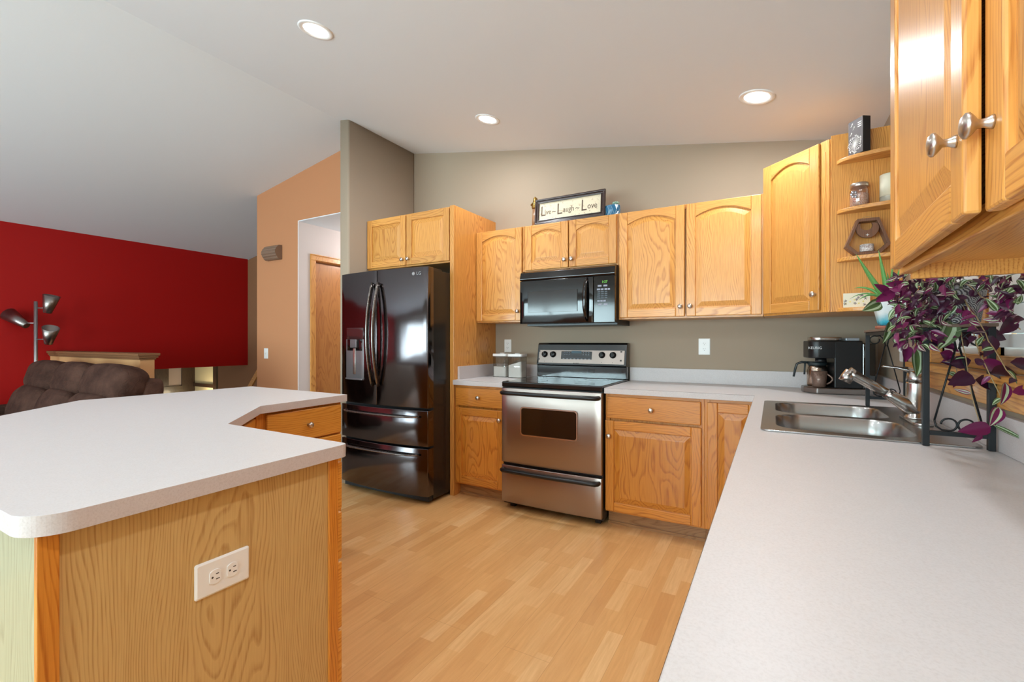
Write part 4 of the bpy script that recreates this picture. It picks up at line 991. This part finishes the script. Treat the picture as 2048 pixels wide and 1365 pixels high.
mp_ = T @ Vector((-.098, -.052, .0365))
a = thing('coffee_mug', 'bronze patterned mug on the coffee maker base', 'mug', mp_)
MUG = mat('bronze_glaze', (116,92,80), .3, .3); _t = N(MUG, 'ShaderNodeTexCoord'); _v = N(MUG, 'ShaderNodeTexVoronoi'); _v.inputs['Scale'].default_value = 120; LK(MUG, _t.outputs['Object'], _v.inputs['Vector']); bump(MUG, _v.outputs['Distance'], .5, .002)
b = MB(); b.lathe([(.030, .0005), (.034, .004), (.041, .092), (.038, .092), (.031, .008), (.001, .008)], mp_, seg=28); b.build('mug_body', MUG, a)
b = MB(); hv = (T.to_3x3() @ Vector((.9, -.35, 0))).normalized(); b.tube([mp_ + hv*(.037 + .028*math.sin(PI*k/10)) + Vector((0, 0, .018 + .06*k/10)) for k in range(11)], .005, 8); b.build('mug_handle', MUG, a)

# ------------------------------------------------------------------ plant rack over the sink
a = thing('plant_rack', 'black wrought iron over-sink rack with scrolled ends holding the plants', 'plant rack', (2.184, -1.33, .914))
rx0, rx1, ry0, ry1, rzt = 2.113, 2.252, -1.805, -.858, 1.268
for x, y in ((rx0, ry0), (rx1, ry0), (rx0, ry1), (rx1, ry1)):
    zb = .9200 if (y > -1.0 or x < 2.2) and y > -1.79 else .9145
    b = MB(); b.tube([(x, y, .9145), (x, y, rzt - .01)], .0078, 4); b.build('post', IRON, a, bevel=.001)
b = MB(); b.box(rx0 - .012, rx1 + .012, ry0 - .012, ry1 + .012, rzt - .010, rzt); b.build('top_shelf', mat('rack_top', (110,88,74), .5), a, bevel=.002)
b = MB()
for x in (rx0, rx1): b.tube([(x, ry0, rzt - .018), (x, ry1, rzt - .018)], .006, 4)
for y in (ry0, ry1): b.tube([(rx0, y, rzt - .018), (rx1, y, rzt - .018)], .006, 4); b.tube([(rx0, y, .953), (rx1, y, .953)], .0062, 4)
b.build('rail', IRON, a)
xm = (rx0 + rx1)/2
for y in (ry0, ry1):
    b = MB()
    for sd in (-1, 1):
        cx_, cz_, r_ = xm + sd*.0185, .979, .0175
        P = [(xm + sd*.050, y, .990), (xm + sd*.046, y, .972), (xm + sd*.034, y, .963)] + [(cx_ + sd*r_*math.cos(t_), y, cz_ + r_*math.sin(t_)) for t_ in [R(-90 - 270*k/16) for k in range(17)]]
        b.tube(P, .0028, 6)
        b.tube([(xm + sd*.050, y, .990), (xm + sd*.004, y, 1.200)], .0026, 6)
        cx_, cz_, r_ = xm + sd*.043, 1.222, .018
        P = [(xm + sd*.003, y, 1.195), (xm + sd*.008, y, 1.225), (xm + sd*.022, y, 1.242)] + [(cx_ + sd*r_*math.cos(t_), y, cz_ + .002 + r_*math.sin(t_)) for t_ in [R(110 - 300*k/16) for k in range(17)]]
        b.tube(P, .0028, 6)
    b.build('scroll', IRON, a)

# ------------------------------------------------------------------ plants
PURP = mat('leaf_purple', (104,24,70), .35); PURPD = mat('leaf_dark_purple', (58,20,44), .35); LG = mat('leaf_green', (74,92,50), .4); LS = mat('leaf_silver', (170,184,150), .35); LB = mat('leaf_bright', (128,160,74), .4); STEM = mat('stem_tan', (148,122,84), .6)
def leaf(mb_, base_p, d, nrm_, L_, W_, kind, curl=.25):
    """pointed oval leaf with lengthwise stripes, kind: 0 purple, 1 striped, 2 dark, 3 bright"""
    d = d.normalized(); nrm_ = (nrm_ - d*nrm_.dot(d)).normalized(); s_ = d.cross(nrm_)
    cols = 6; rows = 7; V = []
    mats_ = {0: (0,0,0,0,0,0), 1: (2,3,2,2,3,2), 2: (1,1,1,1,1,1), 3: (4,4,4,4,4,4), 4: (0,3,0,0,3,0)}[kind]
    for j in range(rows + 1):
        u = j/rows; w_ = W_ * (math.sin(PI*min(1, u**.75))**.8) * (1 - .15*u) if 0 < u < 1 else 0.0008
        row = []
        for i in range(cols + 1):
            v_ = (i/cols - .5)*2
            p_ = base_p + d*(L_*u*(1 - .1*curl*u)) + s_*(w_*.5*v_) + nrm_*(abs(v_)**1.5*w_*.22 - curl*L_*u*u*.5)
            row.append(mb_.bm.verts.new(p_))
        V.append(row)
    for j in range(rows):
        for i in range(cols): mb_.face([V[j][i], V[j][i+1], V[j+1][i+1], V[j+1][i]], mats_[i], True)
cam_dir = Vector((math.sin(YAW), -math.cos(YAW), 0))
a = thing('trailing_plant', 'trailing purple and silver-striped plant spilling from the grey pot on the rack', 'potted plant', (2.190, -1.765, rzt))
# pot with embossed chevrons
PT = mat('embossed_grey', (130,126,128), .45, .2); _t = N(PT, 'ShaderNodeTexCoord'); _w = N(PT, 'ShaderNodeTexWave', wave_type='RINGS', rings_direction='SPHERICAL'); _w.inputs['Scale'].default_value = 1.0
_m = N(PT, 'ShaderNodeVectorMath', operation='SCALE'); _m.inputs['Scale'].default_value = 50; LK(PT, _t.outputs['Object'], _m.inputs[0]); _fr = N(PT, 'ShaderNodeVectorMath', operation='FRACTION'); LK(PT, _m.outputs[0], _fr.inputs[0]); _w.inputs['Scale'].default_value = 1.4; LK(PT, _fr.outputs[0], _w.inputs['Vector'])
base(PT, mixc(PT, ramp(PT, _w.outputs['Fac'], (.35, .0), (.6, 1.)), lin((70,66,70)), lin((170,166,166)))); bump(PT, _w.outputs['Fac'], .5, .003)
pc = Vector((2.190, -1.768, rzt + .0005))
b = MB(); b.lathe([(.045, 0), (.05, .005), (.064, .10), (.066, .115), (.060, .115), (.055, .09), (.001, .09)], pc, seg=32); b.build('pot', PT, a)
stems = MB(); lv = MB(); rs = random.Random(11)
top = pc + Vector((0, 0, .12))
def near(px, py, c=(2.10, -1.73), jit=0):
    p0_ = at(px, py, x=2.1); D_ = (p0_ - CAM); t_ = ((c[0] - CAM.x)*D_.x + (c[1] - CAM.y)*D_.y) / (D_.x**2 + D_.y**2) + jit
    if D_.z < 0: t_ = min(t_, (.945 - CAM.z)/D_.z)
    p_ = CAM + D_*t_
    return p_ if p_.x < 2.215 else at(px, py, x=2.215)
leads = [((1836, 716), 2.10, -.02), ((1790, 640), 2.12, .0), ((1962, 872), 2.12, 0), ((1918, 768), 2.09, 0), ((2003, 800), 2.13, 0), ((1975, 700), 2.06, 0), ((2036, 660), 2.10, 0), ((1870, 660), 2.07, 0), ((1905, 690), 2.06, 0), ((1775, 600), 2.14, 0), ((2030, 760), 2.11, 0)]
for (px, py), x, _ in leads:
    e_ = near(px, py); mid = top.lerp(e_, .45) + Vector((-.02, 0, .05 if e_.z > 1.15 else .03)); P = []
    for k in range(15):
        u = k/14; p_ = top*(1-u)**2 + mid*2*u*(1-u) + e_*u*u; P.append(p_ + Vector((rs.uniform(-1, 1), rs.uniform(-1, 1), rs.uniform(-1, 1)))*.003)
    stems.tube(P, .0013, 5)
    for k in range(2, 15):
        if rs.random() < .75:
            dv = Vector((rs.uniform(-1, .4), rs.uniform(-1, 1), rs.uniform(-.9, .5))); nn = Vector((-.5, -.8, .5)) + Vector((rs.uniform(-1,1), rs.uniform(-1,1), rs.uniform(-1,1)))*.7
            leaf(lv, P[k], dv, nn, rs.uniform(.024, .042), rs.uniform(.012, .018), rs.choice([0, 0, 2, 2, 1, 4]), rs.uniform(.1, .6))
# dense crown
for k in range(560):
    px = rs.uniform(1790, 1925) if k % 4 else rs.uniform(1925, 2045); py = rs.uniform(552, 690 if px < 1890 else 640) if px < 1990 else rs.uniform(548, 640)
    if 1915 < px < 2000 and py > 575 and rs.random() < .8: continue
    p_ = near(px, py, jit=rs.uniform(-.10, .03))
    dv = Vector((rs.uniform(-1, .4), rs.uniform(-1, 1), rs.uniform(-1, .4))); nn = Vector((-.5, -.8, .5)) + Vector((rs.uniform(-1,1), rs.uniform(-1,1), rs.uniform(-1,1)))*.8
    leaf(lv, p_, dv, nn, rs.uniform(.024, .042), rs.uniform(.011, .018), rs.choice([0, 2, 2, 2, 1, 1, 4, 0]), rs.uniform(.1, .8))
RT = Vector((math.cos(YAW), math.sin(YAW), 0))
for px, py, ang, ln, wd, kd in ((1762,606,200,40,20,1),(1779,642,262,38,19,1),(1811,655,268,26,15,1),(1832,698,268,44,24,1),(1903,640,250,48,30,1),(1830,655,0,34,15,1),(1855,580,15,40,18,1),(1910,590,25,34,17,3),
    (1925,603,-10,40,10,1),(1790,585,205,36,16,0),(1815,575,170,34,16,0),(1811,690,265,28,19,0),(1832,668,-60,40,20,0),(1862,680,-22,40,18,0),(1880,706,-25,30,18,0),(1950,660,-20,44,20,2),(1985,672,240,36,20,2),(2005,575,265,48,20,2),
    (2030,640,215,36,18,2),(1916,664,-50,30,22,2),(1900,728,10,32,20,2),(1908,752,-85,18,16,0),(1945,752,200,36,24,2),(1950,760,-15,38,22,2),(1960,722,-30,44,20,0),(1980,748,0,44,24,2),(2010,765,250,34,18,4),(2024,785,15,30,14,0),(2020,725,-15,40,20,2),
    (1998,815,235,32,18,4),(1982,855,190,42,20,0),(1985,850,-30,44,7,1),(1828,640,180,26,18,0),(1778,590,150,34,15,0),(1808,560,120,32,16,2)):
    p_ = near(px, py, jit=rs.uniform(-.05, .0)); dep = (p_ - CAM).length * .97; k = dep / FPX
    dv = RT*math.cos(R(ang)) + Vector((0, 0, 1))*math.sin(R(ang)) + cam_dir*rs.uniform(-.2, .3)
    leaf(lv, p_, dv, cam_dir + Vector((rs.uniform(-.3, .3), 0, rs.uniform(0, .5))), ln*k, wd*k*1.05, kd, rs.uniform(.0, .25))
stems.build('stems', STEM, a); o = lv.build('leaves', [PURP, PURPD, LG, LS, LB], a, recalc=False)
# sequin pot
SQ = mat('sequin_silver', (150,140,140), .3, .8); _t = N(SQ, 'ShaderNodeTexCoord'); _v = N(SQ, 'ShaderNodeTexVoronoi'); _v.inputs['Scale'].default_value = 260; LK(SQ, _t.outputs['Object'], _v.inputs['Vector'])
base(SQ, mixc(SQ, ramp(SQ, _v.outputs['Distance'], (.25, .0), (.5, 1.)), lin((230,225,225)), lin((80,66,66))))
a = thing('glitter_vase', 'small glittery silver vase half hidden by purple leaves on the rack', 'vase', (2.165, -1.47, rzt))
b = MB(); b.lathe([(.020, 0.0005), (.026, .004), (.030, .09), (.026, .105), (.022, .105), (.001, .095)], (2.165, -1.47, rzt), seg=24); b.build('vase_body', SQ, a)
# aloe
a = thing('aloe_plant', 'green aloe in a white and teal pot at the left end of the rack', 'potted plant', (2.16, -1.02, rzt))
TEAL = mat('teal_fade_glaze', (200,220,222), .25); _t = N(TEAL, 'ShaderNodeTexCoord'); _s = N(TEAL, 'ShaderNodeSeparateXYZ'); LK(TEAL, _t.outputs['Object'], _s.inputs[0]); _nn = noise(TEAL, _t.outputs['Object'], 40, 3, .6)
_ma = N(TEAL, 'ShaderNodeMath', operation='MULTIPLY_ADD'); LK(TEAL, _nn.outputs['Fac'], _ma.inputs[0]); _ma.inputs[1].default_value = .03; LK(TEAL, _s.outputs[2], _ma.inputs[2])
base(TEAL, ramp(TEAL, _ma.outputs[0], (.022, lin((214,226,226))), (.034, lin((30,140,168))), (.05, lin((70,176,196))), (.085, lin((226,232,232)))))
TER = mat('terracotta', (156,92,70), .7)
b = MB(); ax_, ay_ = 2.165, -1.03
b.lathe([(.045, .0005), (.050, .004), (.050, .016), (.001, .017)], (ax_, ay_, rzt), seg=28); b.build('saucer', TER, a)
b = MB(); rings = []
for w_, z in ((.036, .0175), (.040, .03), (.056, .11), (.058, .118), (.052, .118), (.050, .105)):
    rings.append([(x, y, rzt + z) for x, y in rrect(ax_ - w_, ax_ + w_, ay_ - w_, ay_ + w_, w_*.5, 5)])
b.loops(rings, 0, True, True, True); b.build('pot', TEAL, a)
AL = mat('aloe_green', (104,158,84), .4); _t = N(AL, 'ShaderNodeTexCoord'); _v = N(AL, 'ShaderNodeTexVoronoi'); _v.inputs['Scale'].default_value = 160; LK(AL, _t.outputs['Object'], _v.inputs['Vector'])
base(AL, mixc(AL, ramp(AL, _v.outputs['Distance'], (.15, .35), (.3, .0)), lin((92,150,76)), lin((170,206,140))))
b = MB(); root_ = Vector((ax_, ay_, rzt + .11))
for px, py, bend, r_ in ((1712,508,.25,.009), (1757,500,.05,.009), (1708,577,-.1,.006), (1735,545,.3,.008), (1800,535,.15,.008), (1775,545,.05,.008), (1822,560,.1,.006), (1750,560,.1,.009), (1700,598,-.35,.004), (1786,520,.1,.007), (1718,600,-.2,.006)):
    tip = at(px, py, y=ay_ + rs.uniform(-.13, .07)); mid = root_.lerp(tip, .5) + Vector((0, 0, -.05*bend)) + Vector((0, .02*bend, 0)) + (Vector((0, 0, .05)) if bend < 0 else Vector((0, 0, 0)))
    P = [root_*(1-u)**2 + mid*2*u*(1-u) + tip*u*u for u in [k/9 for k in range(10)]]
    r_ *= 2.0; b.tube(P, [r_*.8, r_, r_, r_*.95, r_*.85, r_*.75, r_*.6, r_*.45, r_*.28, .0006], 8, flat=.6)
b.build('leaves', AL, a)
